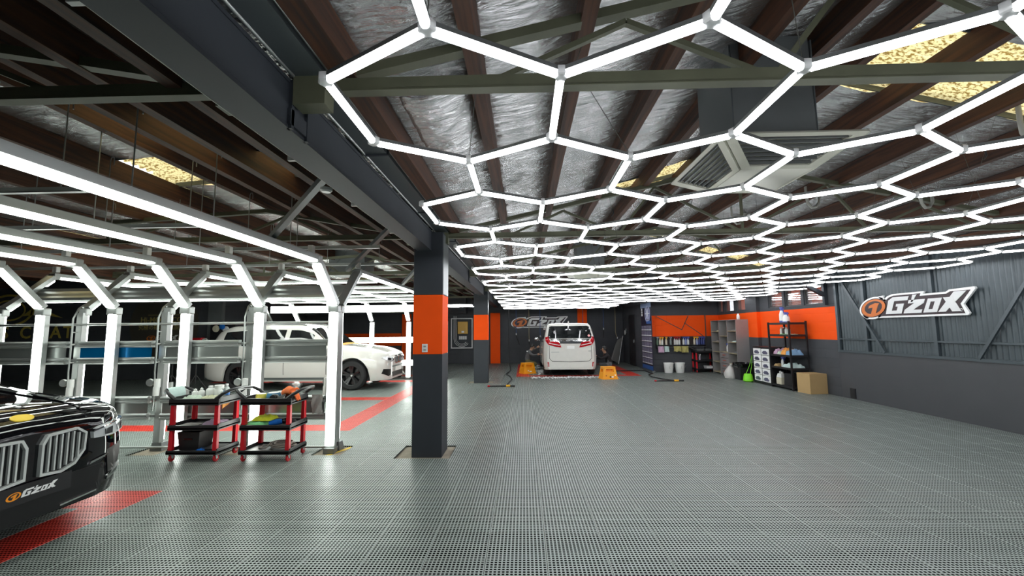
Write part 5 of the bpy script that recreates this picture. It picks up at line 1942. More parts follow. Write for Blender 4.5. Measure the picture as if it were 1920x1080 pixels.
# on the second trolley
X2 = -3.33
def pad(loc, r, h, m, label, tilt=0):
    p = thing('polishing_pad', label, 'polishing pad', loc)
    MB().lathe([(r * .9, 0), (r, h * .2), (r, h * .75), (r * .85, h)], n=24).build('foam', m, p, smooth=40)
    MB().lathe([(r * .75, h), (r * .72, h + .006)], n=24).build('backing', 'white_plastic', p, smooth=40)
    p.rotation_euler = (tilt, 0, 0)
    return p


pad((X2 + .15, Y1 + .155, ZT_ + .001), .062, .075, 'pad_yellow', 'thick yellow polishing pad on the trolley')
pad((X2 + .293, Y1 + .168, ZT_ + .001), .078, .085, 'pad_blue', 'large blue polishing pad on the trolley')
pad((X2 + .165, Y1 + .064, ZT_ + .001), .04, .03, 'pad_amber', 'small amber polishing pad before the yellow one')
pad((X2 + .30, Y1 + .305, ZT_ + .001), .05, .08, 'white_plastic', 'white polishing pad behind the large blue one')
ga = thing('tape_dispenser', 'silver tape dispenser with dark spool on the trolley edge', 'dispenser', (X2 + .36, Y1 + .05, ZT_ - .004))
MB().lathe([(.012, -.018), (.038, -.018), (.038, .018), (.012, .018)], c=(0, 0, .045), n=20, axis='y').build('spool', 'rubber', ga, smooth=40)
MB().prism([(-.045, 0), (.05, 0), (.13, .075), (.12, .09), (.05, .06), (.03, .085), (-.03, .085), (-.05, .05)], (0, .02, 0), (1, 0, 0), (0, 0, 1), (0, .012, 0)).build('side_plate', 'alu', ga)
gv = thing('work_glove', 'orange rubber glove hanging over the trolley corner', 'glove', (X2 + .53, Y1 + .10, ZT_ + .06))
MB().tube([(-.12, .10, .02), (-.04, .05, .06), (.03, 0, .05)], [.045, .05, .042], 10).build('palm', 'glove_orange', gv, smooth=60)
for k in range(4):
    MB().tube([(.03, -.03 + k * .022, .05), (.08, -.035 + k * .024, .01), (.105, -.035 + k * .025, -.045 - .01 * (k % 2))], [.014, .012, .009], 7).build('finger', 'glove_orange', gv, smooth=60)
MB().tube([(-.03, .09, .06), (.02, .12, .07), (.05, .125, .05)], [.016, .013, .009], 7).build('thumb', 'glove_orange', gv, smooth=60)
sb = thing('pump_bottle', 'clear pump bottle standing behind the orange glove', 'bottle', (X2 + .475, Y1 + .33, ZT_))
MB().lathe([(.03, 0), (.032, .10), (.014, .125)], n=12).build('body', 'clear_plastic', sb, smooth=40)
MB().tube([(0, 0, .12), (0, 0, .16), (-.05, 0, .165)], .009, 6).ball((.0, 0, .165), (.03, .02, .02), 8, 6).build('pump_head', 'white_plastic', sb)
cloth((X2 + .20, Y1 + .17, .452), .22, .20, .06, 'towel_lime', 'lime yellow towel folded on top of the green one', seed=21)
cloth((X2 + .145, Y1 + .15, .391), .23, .20, .075, 'towel_green', 'light green towel folded under the lime yellow one', seed=31)
po = thing('polisher', 'blue and black hand polisher lying on the middle trolley tray', 'polisher', (X2 + .365, Y1 + .12, .400))
MB().tube([(-.07, -.02, .02), (.0, .0, .03), (.07, .03, .035)], [.03, .034, .028], 10).build('grip', 'tool_blue', po, smooth=60)
MB().tube([(.06, .025, .035), (.10, .045, .04), (.135, .065, .03)], [.03, .036, .02], 10).build('motor', 'black_gloss', po, smooth=60)
MB().ball((.150, .085, .02), (.05, .05, .03), 12, 8).build('head', 'rubber', po, smooth=60)
for k in range(3):
    MB().cbox((X2 + .40 + k * .055, Y1 + .05 + .012 * (k % 2), .397), (.04, .015, .014)).build('metal_bit', 'chrome', label='shiny metal bit lying in the middle trolley tray by the polisher', cat='bit', group='metal bits on the trolley')
# coiled cable on the bottom tray
pts = []
for i in range(90):
    a = i * .32
    pts.append((X2 + .40 + (.13 + .02 * sin(i * .7)) * cos(a) + .02 * sin(i * .2), Y1 + .22 + .09 * sin(a), .125 + .0006 * i))
pts += [(X2 + .25, Y1 + .12, .13), (X2 + .15, Y1 + .15, .125), (X2 + .14, Y1 + .25, .125), (X2 + .22, Y1 + .3, .125)]
MB().tube(pts, .008, 5).build('coiled_cable', 'towel_taupe', smooth=60, label='beige cable coiled on the bottom tray of the trolley', cat='cable')
# towel on the lower guard panel
rows = []
for i in range(9):
    z = lerp(.70, .47, i / 8)
    rows.append([(-2.72 + .14 * j / 6 + .01 * sin(i + j), 5.415 - .012 * sin(i * .8 + j), z - .012 * (j % 3 == 1) * (i / 8)) for j in range(7)])
MB().grid(rows).build('towel', 'towel_grey', smooth=60, label='grey towel with yellow hem hanging on the lower guard panel', cat='towel')

# ================================================================== FAR BAY: stands, shelf goods, polishing machine
for x, lab in ((-8.65, 'black tripod stand with a white clamp beside the dark wall'), (-8.05, 'black tripod stand nearest the rear of the white suv')):
    tp = thing('tripod_stand', lab, 'tripod', (x, 10.25, 0))
    MB().tube([(0, 0, .25), (0, 0, 1.25)], .014, 8).build('pole', 'rubber', tp, smooth=60)
    for k in range(3):
        a = k * 2 * pi / 3 + .4
        MB().tube([(0, 0, .48), (.32 * cos(a), .32 * sin(a), .01)], .011, 6).build('leg', 'rubber', tp, smooth=60)
    if x < -8.4:
        MB().box(-.03, .03, -.03, .03, .12, .30).build('clamp', 'white_plastic', tp)
sh = thing('pad_shelf', 'dark shelf carrying round polishing pads by the grey pilaster', 'shelf', (-9.5, 13.1, 0))
MB().box(-1.6, .35, -.12, .25, 1.10, 1.16).build('shelf_board', 'black_plastic', sh)
MB().box(-.5, .30, .12, .18, 1.16, 1.75).build('back_board', 'black_plastic', sh)
for x in (-1.4, .2):
    MB().box(x - .03, x + .03, -.08, .2, 0, 1.10).build('support', 'black_plastic', sh)
for dx, z, r, m, lab in ((.0, 1.62, .11, 'cream_plastic', 'cream round pad hung on the dark pad board'), (.32, 1.60, .10, 'white_plastic', 'white round pad hung on the dark pad board'), (.22, 1.39, .10, 'pad_yellow', 'yellow round pad hung on the dark pad board'), (.24, 1.68, .09, 'tool_blue', 'blue round pad hung on the dark pad board')):
    p = thing('polishing_pad', lab, 'polishing pad', (-9.80 + dx, 13.22 if m != 'tool_blue' else 13.162, z))
    MB().lathe([(r * .8, .0), (r, -.015), (r * .95, -.04), (r * .6, -.05)], n=20, axis='y').build('foam', m, p, smooth=40)
    MB().lathe([(r * .5, -.05), (r * .45, -.056)], n=16, axis='y').build('centre', m, p)
rc = thing('machine_case', 'small red machine on the dark pad shelf', 'machine', (-10.25, 13.1, 1.16))
MB().box(-.16, .12, -.08, .1, 0, .18).build('body', 'red_plastic', rc, bevel=.02)
MB().tube([(.12, 0, .12), (.22, 0, .14), (.30, 0, .06)], .03, 8).build('arm', 'white_plastic', rc, smooth=60)
for x, m, lab in ((-9.85, 'rubber', 'black'), (-9.66, 'pad_yellow', 'yellow')):
    b = thing('polishing_pad', 'loose %s pad lying on the dark pad shelf' % lab, 'polishing pad', (x, 13.05, 1.16))
    MB().lathe([(.08, 0), (.09, .02), (.08, .06)], n=18).build('foam', m, b, smooth=40)
    MB().lathe([(.06, .06), (.05, .068)], n=18).build('backing', 'white_plastic', b)
so = MB().box(-9.86, -9.78, YC - .175, YC - .155, .42, .50).build('wall_socket', 'white_plastic', label='white socket on the grey pilaster', cat='socket')
pm = thing('floor_polisher', 'small corded machine lying on the floor ahead of the white suv', 'machine', (-4.05, 13.4, 0))
MB().tube([(-.25, .1, .05), (0, 0, .12), (.15, -.05, .10)], [.05, .09, .06], 10).build('body', 'rubber', pm, smooth=60)
MB().tube([(-.05, 0, .18), (.15, .05, .26), (.25, .05, .14)], .02, 8).build('handle', 'sign_silver', pm, smooth=60)
MB().ball((-.2, -.08, .05), (.06, .06, .05), 10, 6).build('wheel_pad', 'tool_blue', pm, smooth=60)

# ================================================================== WASH BAY
def hose(x, y, ztop, zend, m, label, r=.013, bend=0.0, gun=None):
    h = thing('hanging_hose', label, 'hose', (x, y, zend))
    L = ztop - zend
    pts = [(0, 0, L), (.004, 0, L * .6), (-.004, 0, L * .2), (bend * .3, 0, L * .1), (bend, 0, 0)]
    MB().tube(pts, r, 8).build('pipe', m, h, smooth=60)
    MB().box(-.13, .13, -.1, .1, L - .01, 2.66 - zend).build('reel_box', 'reel_red' if 'red reel' in label else 'gutter_grey', h, bevel=.01)
    MB().lathe([(r * 1.5, .02), (r * 1.5, .10)], n=10).xform(Matrix.Translation((bend, 0, -.06))).build('coupling', 'sign_silver', h)
    if gun:
        MB().tube([(bend, 0, -.05), (bend + gun[0] * .5, 0, -.05 + gun[1] * .5), (bend + gun[0], 0, -.05 + gun[1])], [.018, .02, .012], 8).build('spray_gun', 'rubber', h, smooth=60)
    return h


hb = thing('hose_rail', 'dark steel rail carrying the hanging hoses near the back wall', 'rail', (1.8, 18.75, 2.66))
MB().box(-2.6, 2.6, -.04, .04, .0, .08).build('channel', 'steel_grey', hb)
for x in (-2.5, -.4, 2.5):
    MB().box(x - .03, x + .03, .04, .45, .0, .06).build('bracket', 'steel_grey', hb)
mat('reel_red', (.07, .022, .02), .5)
mat('hose_blue', (.02, .07, .22), .4)
mat('hose_tan', (.30, .25, .14), .5)
hose(-.35, 18.75, 2.50, 1.30, 'hose_blue', 'blue air hose with black spray gun hanging before the orange emblem', gun=(.14, -.42))
hose(.22, 18.75, 2.46, 1.02, 'hose_tan', 'tan hose hanging from a red reel before the wall sign', gun=(0, -.14))
hose(.71, 18.75, 2.46, 1.20, 'hose_blue', 'blue hose hanging from a red reel beside the van mirror')
hose(2.60, 18.75, 2.46, 1.70, 'hose_blue', 'blue hose hanging from a red reel before the orange pilaster')
hose(3.50, 18.75, 2.50, 1.50, 'hose_blue', 'blue hose with black nozzle hanging on the open wall right of the van', gun=(-.02, -.36))
hose(4.02, 18.75, 2.46, 1.10, 'hose_tan', 'tan hose hanging from a red reel near the leaning panel', bend=.07)
for x in (-.66, -.52, -.14, 2.95, 3.15, 3.30):
    MB().box(x - .035, x + .035, YB - .10, YB - .002, 2.42, 2.62).build('wall_bracket', 'sign_silver', label='small pale bracket high on the dark back wall', cat='bracket', group='brackets high on the back wall')


def wand(x0, x1, y, label, hosepts):
    w = thing('washer_wand', label, 'wand', ((x0 + x1) / 2, y, 0))
    h = (x1 - x0) / 2
    MB().tube([(-h, 0, .022), (h * .3, 0, .024)], .017, 8).build('lance', 'rubber', w, smooth=60)
    MB().tube([(h * .3, 0, .026), (h * .62, 0, .028)], .028, 8).build('yellow_grip', 'pad_amber', w, smooth=60)
    MB().tube([(h * .62, 0, .026), (h, 0, .024)], .021, 8).build('handle', 'rubber', w, smooth=60)
    MB().tube([(-h - .06, 0, .02), (-h, 0, .022)], .022, 8).build('nozzle', 'lamp_red', w, smooth=60)
    MB().tube([(p[0] - (x0 + x1) / 2, p[1] - y, p[2]) for p in hosepts], .016, 7).build('hose', 'rubber', w, smooth=60)


wand(-.92, -.26, 11.3, 'black pressure lance with yellow grip lying before the farther column',
     [(-.48, 11.33, .03), (-.46, 11.9, .018), (-.38, 12.8, .018), (-.45, 13.6, .018), (-.62, 14.4, .018), (-.56, 15.0, .018), (-.50, 15.5, .03), (-.55, 15.8, .25), (-.57, 15.9, 1.0), (-.57, 15.9, 2.36)])
wand(3.72, 4.48, 12.2, 'black pressure lance with yellow grip lying before the white buckets',
     [(4.2, 12.22, .03), (4.05, 12.7, .018), (3.9, 13.3, .018), (4.0, 13.9, .018), (4.25, 14.3, .018), (4.2, 14.55, .02), (4.25, 15.3, .018), (3.7, 15.25, .018), (3.0, 15.1, .018)])


def stool(loc, rz, label, tags):
    s = thing('step_stool', label, 'stool', loc, rz, 'orange step stools')
    w, d, h, iw = .235, .19, .34, .055
    mb = MB()
    W = [(-w, -d), (w, -d), (w, d), (-w, d)]
    T = [(-w + iw, -d + iw), (w - iw, -d + iw), (w - iw, d - iw), (-w + iw, d - iw)]
    # four sides with a recessed slot each
    for k in range(4):
        a, b, c, e = Vector((*W[k], 0)), Vector((*W[(k + 1) % 4], 0)), Vector((*T[(k + 1) % 4], h)), Vector((*T[k], h))
        P = lambda u, v: (a.lerp(b, u)).lerp(e.lerp(c, u), v)
        n = (b - a).cross(e - a).normalized()
        us, vs = (0, .18, .82, 1), (0, .62, .88, 1)
        for i in range(3):
            for j in range(3):
                q = [P(us[i], vs[j]), P(us[i + 1], vs[j]), P(us[i + 1], vs[j + 1]), P(us[i], vs[j + 1])]
                if i == 1 and j == 1:
                    q2 = [p - n * .09 for p in q]
                    mb.add(q + q2, [(4, 5, 6, 7), (0, 1, 5, 4), (1, 2, 6, 5), (2, 3, 7, 6), (3, 0, 4, 7)])
                else:
                    mb.add(q, [(0, 1, 2, 3)])
    mb.build('shell', 'stool_orange', s)
    MB().box(-w + iw - .012, w - iw + .012, -d + iw - .012, d - iw + .012, h, h + .022).build('step', 'stool_orange', s, bevel=.008)
    MB().box(-w - .008, w + .008, -d - .008, d + .008, 0, .02).build('foot_rim', 'stool_orange', s)
    for x, z, ww, m in tags:
        MB().add([(x, -d + z * .16 - .004, z), (x + ww, -d + z * .16 - .004, z), (x + ww, -d + (z + .035) * .16 - .004, z + .035), (x, -d + (z + .035) * .16 - .004, z + .035)], [(0, 1, 2, 3)]).build('sticker', m, s)
    return s


stool((.10, 14.72, 0), .5, 'orange plastic step stool beside the crouching worker in grey', [(-.02, .06, .09, 'sign_white'), (-.08, .09, .03, 'sign_white')])
stool((2.52, 13.0, 0), .18, 'orange plastic step stool beside the crouching worker in black', [(-.02, .05, .05, 'rubber'), (.04, .05, .06, 'sign_white'), (-.14, .09, .03, 'cloth_rust'), (.14, .1, .035, 'sign_white')])
# leaning body panel and clip light
lp = thing('body_panel', 'silver curved body panel leaning against the dark wall', 'panel', (3.95, 18.2, 0))
rows = []
for i in range(21):
    v = i / 20
    rows.append([(-.28 + .42 * v + .34 * u * (1 - .25 * v) + .05 * sin(pi * u), .1 * u + .5 * v, 1.18 * v + .12 * (1 - v) ** 2 * (1 - u) * 1.6 + .03 * sin(pi * v) - .16 * (v ** 4) * (1 - u)) for u in [j / 8 for j in range(9)]])
o = MB().grid(rows).build('skin_sheet', mat('panel_silver', (.22, .22, .21), .35, .3), lp, smooth=60)
md = o.modifiers.new('s', 'SOLIDIFY'); md.thickness = .02
MB().tube([r[-1] for r in rows], .012, 6).build('folded_edge', 'sign_silver', lp, smooth=60)
cl = thing('wall_lamp', 'small white round lamp on the wall above the leaning panel', 'lamp', (XRET - .01, 18.55, 1.33))
MB().lathe([(.03, 0), (.10, -.05), (.10, -.07)], n=18, axis='x').build('shade', 'white_plastic', cl, smooth=50)
MB().box(-.03, 0, -.02, .02, .05, .16).build('bracket', 'alu', cl)

# ================================================================== CLEANING CORNER
rk = thing('bottle_rack', 'long dark wall rack holding the row of spray bottles', 'rack', (5.43, YBR - .005, .90))
MB().box(-.84, .84, -.16, 0, .0, .025).build('board', 'black_plastic', rk)
MB().box(-.84, .84, -.02, 0, .025, .30).build('back_plate', mat('rack_brown', (.02, .012, .012), .5), rk)
for x in (-.83, .83, 0):
    MB().box(x - .012, x + .012, -.15, -.02, -.10, 0).build('bracket', 'black_plastic', rk)
MB().tube([(-.84, -.15, -.05), (.84, -.15, -.05)], .008, 6).build('towel_rail', 'alu_dark', rk)


def spray(loc, liquid, trig, label, sc=1.0, group=None):
    s = thing('spray_bottle', label, 'spray bottle', loc, random.uniform(-.10, .10), group)
    r, h = .028 * sc, .18 * sc
    MB().lathe([(r * .9, 0), (r, .008), (r, h * .60), (r * .75, h * .78), (r * .32, h * .96), (r * .32, h)], n=12).build('body', liquid, s, smooth=40)
    MB().box(-.022 * sc, .022 * sc, -.06 * sc, .02 * sc, h, h + .035 * sc).box(-.012 * sc, .012 * sc, -.09 * sc, -.05 * sc, h + .015 * sc, h + .032 * sc).bar((0, -.035 * sc, h), (0, -.055 * sc, h - .045 * sc), .012 * sc, .012 * sc).build('trigger_head', trig, s)
    return s


mat('liq_white', (.70, .72, .70), .3); mat('liq_green', (.14, .22, .15), .3); mat('liq_cream', (.74, .68, .55), .3); mat('liq_blue', (.30, .36, .62), .3); mat('liq_navy', (.04, .06, .22), .3); mat('liq_grey', (.22, .28, .28), .3)
mat('trig_yellow', (.85, .44, .01), .4); mat('trig_red', (.40, .01, .02), .4); mat('trig_blue', (.06, .09, .38), .4); mat('trig_grey', (.30, .32, .42), .4)
P = lambda X: 4.40 + .2 + (X - 285) / 7.2 / 790 * 14.9 + .03
for X, lq, tr, lab in ((285, 'liq_green', 'trig_grey', 'dark green spray bottle with grey trigger, outermost on the rack beside the banner'), (320, 'liq_cream', 'trig_yellow', 'cream spray bottle with yellow trigger next to the dark green one'), (350, 'liq_white', 'trig_yellow', 'white spray bottle with yellow trigger near the dark green one'),
                       (403, 'liq_cream', 'trig_yellow', 'cream spray bottle with yellow trigger standing alone'), (460, 'liq_grey', 'trig_grey', 'grey spray bottle standing alone on the rack'),
                       (515, 'liq_white', 'trig_red', 'white spray bottle with red trigger'), (545, 'liq_white', 'trig_red', 'white spray bottle with red trigger'), (575, 'liq_white', 'trig_red', 'white spray bottle with red trigger'),
                       (630, 'liq_white', 'trig_blue', 'white spray bottle with blue trigger'), (660, 'liq_blue', 'trig_blue', 'pale blue spray bottle with blue trigger, between white and grey blue ones'), (690, 'liq_white', 'trig_blue', 'white spray bottle with blue trigger'),
                       (772, 'liq_cream', 'trig_yellow', 'cream spray bottle with yellow trigger beside the blue filled bottles'), (805, 'liq_blue', 'trig_yellow', 'pale blue spray bottle with yellow trigger'), (835, 'liq_navy', 'trig_blue', 'dark blue filled spray bottle on the rack'), (865, 'liq_navy', 'trig_blue', 'dark blue filled spray bottle on the rack'), (893, 'liq_navy', 'trig_blue', 'dark blue filled spray bottle on the rack')):
    spray((P(X), YBR - .085, .925), lq, tr, lab, 1.25, 'spray bottles on the wall rack')
for x0, x1, h, m, lab in ((4.62, 4.82, .20, 'towel_pink', 'pink towel hanging below the bottle rack'), (4.84, 5.0, .18, 'towel_aqua', 'pale blue towel hanging below the bottle rack'), (5.16, 5.42, .17, 'towel_olive', 'crumpled olive towel hanging below the bottle rack'), (5.43, 5.66, .20, 'towel_olive', 'smooth olive towel hanging below the bottle rack')):
    rows = []
    for i in range(7):
        z = lerp(.875, .86 - h, i / 6)
        rows.append([(lerp(x0, x1, j / 8) + .01 * noise.noise(Vector((j, i * .4, x0))), YBR - .17 - .012 * sin(j * 1.3 + i * .6), z + (.03 * noise.noise(Vector((j * .5, 3, x0))) if 'crumpled' in lab else 0) * i / 6) for j in range(9)])
    o = MB().grid(rows).build('towel', m, smooth=60, label=lab, cat='towel', group='towels below the bottle rack')
    md = o.modifiers.new('s', 'SOLIDIFY'); md.thickness = .008


def bucket(loc, label):
    b = thing('bucket', label, 'bucket', loc, random.random())
    MB().lathe([(.125, 0), (.132, .01), (.158, .30), (.166, .30), (.166, .33), (.155, .33), (.150, .30), (.122, .015)], n=24).build('pail', 'white_plastic', b, smooth=40)
    MB().tube([(.165 * cos(t), .165 * sin(t) * .3 - .14, .24 - .13 * sin(t)) for t in [pi * k / 10 for k in range(11)]], .004, 5).build('bail_handle', 'wire', b)
    return b


bucket((4.88, 14.62, 0), 'white plastic bucket standing nearer the banner')
bucket((5.26, 14.62, 0), 'white plastic bucket standing nearer the far trolley')
t3 = trolley((5.79, 14.57, 0), 0, 'red post trolley carrying grey trays below the spray bottles', .66, .38)
for x, z, w, lab in ((5.80, .681, .24, 'grey tub on top of the far trolley, nearer the buckets'), (6.10, .681, .22, 'grey tub on top of the far trolley, nearer the shelves'), (6.10, .116, .22, 'pale grey tub on the lowest tray of the far trolley')):
    tb = thing('plastic_tub', lab, 'tub', (x + w / 2 + .06, 14.76, z))
    mb = MB()
    for z0, z1, f0, f1 in ((0, .10, .88, 1.0), (.10, .01, .96, .85)):
        mb.grid([[(sx * w / 2 * f0, sy * .12 * f0, z0) for sx, sy in ((-1, -1), (1, -1), (1, 1), (-1, 1))], [(sx * w / 2 * f1, sy * .12 * f1, z1) for sx, sy in ((-1, -1), (1, -1), (1, 1), (-1, 1))]], closed=True)
    mb.add([(sx * w / 2 * .86, sy * .10, .012) for sx, sy in ((-1, -1), (1, -1), (1, 1), (-1, 1))], [(0, 1, 2, 3)])
    mb.build('shell', 'alu_dark' if z > .3 else 'sign_silver', tb)
    for ya in (-.13, .112):
        MB().box(-w / 2 - .01, w / 2 + .01, ya, ya + .018, .09, .10).build('rim', 'alu_dark', tb)
spray((5.97, 14.7, .391), 'film_lilac', 'white_plastic', 'lilac spray bottle on the middle tray of the far trolley')
# open shelf unit along the right wall, three bays
lk = thing('shelf_unit', 'tall grey shelf unit of three bays with drawers in the middle one', 'shelf', (6.55, 13.70, 0))
xa, xb, HH = 6.33, 6.78, 1.74
ysn = [12.85, 13.41, 13.97, 14.53]
mat('locker_grey', (.30, .29, .29), .25, .25, var=.08)
mat('shelf_inside', (.36, .31, .20), .6)
for k, y in enumerate(ysn):
    MB().box(xa, xb, y - .012, y + .012, 0, HH).build('side_panel', 'locker_grey', lk, world=True)
MB().box(xb - .01, xb, ysn[0], ysn[-1], 0, HH).build('back_panel', 'shelf_inside', lk, world=True)
MB().box(xa, xb, ysn[0], ysn[-1], HH - .02, HH).build('top_panel', 'locker_grey', lk, world=True)
for k in range(3):
    a, b = ysn[k] + .012, ysn[k + 1] - .012
    zs = [(.05, .38, .70, 1.04, 1.38), (.72, 1.22), (.05, .38, .70, 1.02, 1.36)][k]
    for z in zs:
        MB().box(xa + .01, xb - .01, a, b, z, z + .02).build('shelf_board', 'shelf_inside', lk, world=True)
    if k == 1:
        for q in range(4):
            d = MB().box(xa + .005, xb - .05, a + .003, b - .003, .04 + q * .17, .20 + q * .17).build('drawer', 'locker_grey', lk, world=True)
            MB().box(xa - .01, xa + .005, (a + b) / 2 - .09, (a + b) / 2 + .09, .115 + q * .17, .135 + q * .17).build('drawer_handle', 'cloth_rust', d, world=False).location = (0, 0, 0)
for o in [c for c in lk.children_recursive if c.name.startswith('drawer_handle')]:
    o.location = (-6.55, -13.70, 0)
cloth((6.52, 13.15, 1.40), .30, .28, .05, 'towel_grey', 'grey cloth folded on the top shelf of the near bay', seed=41)
cloth((6.52, 13.15, 1.06), .28, .2, .04, 'towel_aqua', 'pale blue cloth on the middle shelf of the near bay', seed=42)
cloth((6.54, 13.12, .72), .30, .3, .06, 'cloth_grey', 'dark cloth on the low shelf of the near bay', seed=43)
cloth((6.52, 14.25, 1.38), .2, .2, .05, 'towel_cream', 'cream rag on the top shelf of the far bay', seed=44)
cloth((6.52, 14.25, 1.04), .25, .25, .05, 'towel_grey', 'grey rag on the middle shelf of the far bay', seed=45)
bottle((6.48, 12.98, 1.40), .035, .20, 'film_lilac', 'white_plastic', 'pale lilac bottle on the top shelf of the near bay', nozzle=False)
spray((6.45, 13.55, .74), 'liq_white', 'trig_blue', 'white spray bottle with blue trigger in the middle bay above the drawers', 1.2)
spray((6.47, 13.72, .74), 'liq_white', 'trig_blue', 'white spray bottle with blue trigger deeper in the middle bay', 1.2)
bottle((6.45, 13.02, .40), .04, .22, 'cream_plastic', 'rubber', 'cream bottle with dark cap on the lowest shelf of the near bay', nozzle=False)
bottle((6.5, 13.0, HH), .045, .19, 'white_plastic', 'white_plastic', 'white bottle standing on top of the shelf unit', nozzle=False)


def sack(loc, r, h, m, label, name, cat):
    rows = []
    for i in range(11):
        t = i / 10
        rr = r * (1 - .75 * t ** 2.2) * (.92 + .2 * sin(pi * t))
        rows.append([(rr * cos(a) * (1 + .15 * noise.noise(Vector((cos(a) * 2, sin(a) * 2, t * 4)))), rr * sin(a) * (1 + .15 * noise.noise(Vector((cos(a) * 2, 5 + sin(a) * 2, t * 4)))), h * t) for a in [2 * pi * k / 18 for k in range(18)]])
    b = thing(name, label, cat, loc)
    MB().grid(rows, closed=True).add(rows[0], [tuple(range(17, -1, -1))]).build('bag_body', m, b, smooth=60)
    MB().tube([(0, 0, h * .97), (.03, 0, h * 1.08), (.06, .02, h * 1.12), (.02, .03, h * 1.02)], [.03, .035, .03, .015], 8).build('knot', m, b, smooth=60)
    return b


mat('bag_white', (.55, .54, .52), .35); mat('bag_green', (.22, .75, .02), .5); mat('cardboard', (.46, .31, .14), .8, var=.08, vscale=4)
sack((6.16, 12.98, 0), .17, .36, 'bag_white', 'white plastic rubbish bag leaning by the black bin', 'rubbish_bag', 'bag')
bi = thing('rubbish_bin', 'black rubbish bin lined with a black bag', 'bin', (6.34, 12.58, 0))
MB().frust(-.17, .17, -.17, .17, 0, .44, -.03, -.03).build('tub', 'black_plastic', bi, bevel=.02)
rows = []
for z, f in ((.36, .205), (.40, .225), (.47, .222), (.475, .20), (.40, .18)):
    rows.append([(f * (abs(cos(a)) ** .35) * (1 if cos(a) > 0 else -1) * (1 + .04 * sin(a * 7 + z * 40)), f * (abs(sin(a)) ** .35) * (1 if sin(a) > 0 else -1), z + .012 * sin(a * 5)) for a in [2 * pi * (k + .5) / 28 for k in range(28)]])
MB().grid(rows, closed=True).add(rows[-1], [tuple(range(28))]).build('liner_bag', 'black_gloss', bi, smooth=60)
gb = thing('green_bag', 'lime green mesh bag on the floor with long cords', 'bag', (6.20, 12.06, 0))
MB().lathe([(.10, 0), (.13, .03), (.12, .12), (.10, .20), (.085, .22)], n=14).build('pouch', 'bag_green', gb, smooth=50)
for dx in (-.06, .06):
    MB().tube([(dx, 0, .20), (dx * .5 + .1, .02, .45), (.14, .0, .72)], .006, 5).build('cord', 'bag_green', gb)
# drawer tower with picture fronts
dt = thing('drawer_tower', 'black framed drawer tower with ten picture fronted drawers', 'drawers', (6.40, 11.52, 0))
MB().box(-.10, .28, -.40, .40, 0, .06).box(-.10, .28, -.40, .40, .94, .985).build('frame_ends', 'black_plastic', dt)
for y in (-.39, 0, .39):
    MB().box(-.10, .28, y - .01, y + .01, .06, .94).build('upright', 'black_plastic', dt)
mat('print_car', (.10, .10, .16), .35, var=1.0, vscale=9)
for r in range(5):
    for c in range(2):
        y0 = -.375 + c * .39
        d = MB().box(-.105, .26, y0, y0 + .36, .075 + r * .174, .235 + r * .174).build('drawer', 'sign_white', dt, bevel=.006)
        MB().add([(-.112, y0 + .05 + dy, .10 + r * .174 + dz) for dy, dz in ((0, .03), (.04, .0), (.22, .0), (.26, .04), (.20, .085), (.08, .09))], [(0, 1, 2, 3, 4, 5)]).build('car_print', 'print_car', d)
# metal rack
rk2 = thing('metal_rack', 'black metal rack with towels, bottles and a jug', 'rack', (6.50, 10.68, 0))
for x in (-.20, .20):
    for y in (-.42, .42):
        MB().box(x - .018, x + .018, y - .018, y + .018, 0, 1.64 if y < 0 or x > 0 else 1.62).build('upright', 'black_plastic', rk2)
for z in (.06, .50, .80, 1.29, 1.58):
    o = MB().box(-.20, .20, -.42, .42, z, z + .012).build('shelf_board', mat('rack_shelf', (.03, .028, .028), .5), rk2)
    MB().box(-.205, -.195, -.42, .42, z - .02, z + .03).box(.195, .205, -.42, .42, z - .02, z + .03).box(-.2, .2, -.425, -.415, z - .02, z + .03).box(-.2, .2, .415, .425, z - .02, z + .03).build('edge_rail', 'black_plastic', o)
RX, RY = 6.50, 10.68
cloth((RX, RY + .29, .815), .31, .18, .17, 'towel_pink', 'folded lilac towel pile on the rack', seed=51)
cloth((RX - .08, RY + .13, .815), .18, .13, .10, 'towel_pale', 'pale green towel on the rack before the lilac pile', seed=56)
cloth((RX, RY - .03, .815), .31, .17, .19, 'towel_orange', 'orange towel pile in the middle of the rack', seed=52)
cloth((RX, RY - .25, .815), .31, .23, .17, 'towel_sky', 'blue towel pile at the near end of the rack', seed=53)
cloth((RX, RY - .17, .515), .31, .42, .13, 'towel_aqua', 'pale mint towel pile on the lower rack shelf', seed=54)
cloth((RX - .05, RY + .32, .515), .2, .16, .08, 'cardboard', 'brown sponge pile at the end of the lower rack shelf', seed=55, name='sponge_pile')
cloth((RX - .105, RY - .02, 1.305), .14, .14, .03, 'towel_green', 'bright green rag on the upper rack shelf', seed=57)
cloth((RX - .05, RY - .28, 1.305), .22, .2, .03, 'towel_cream', 'off white rag on the upper rack shelf', seed=58)
spray((RX - .08, RY + .12, .515), 'liq_white', 'trig_blue', 'white spray bottle with blue trigger on the lower rack shelf', 1.15)
for dy, m, c, lab in ((.26, 'white_plastic', 'white_plastic', 'slim white bottle on the upper rack shelf, outermost'), (.16, mat('liq_brown', (.06, .03, .02), .3), 'white_plastic', 'brown bottle on the upper rack shelf'), (.06, 'white_plastic', 'white_plastic', 'stout white bottle on the upper rack shelf'), (-.04, 'white_plastic', 'white_plastic', 'white bottle with cone cap on the upper rack shelf')):
    bottle((RX + .03, RY + dy, 1.305), .036, .20, m, c, lab)
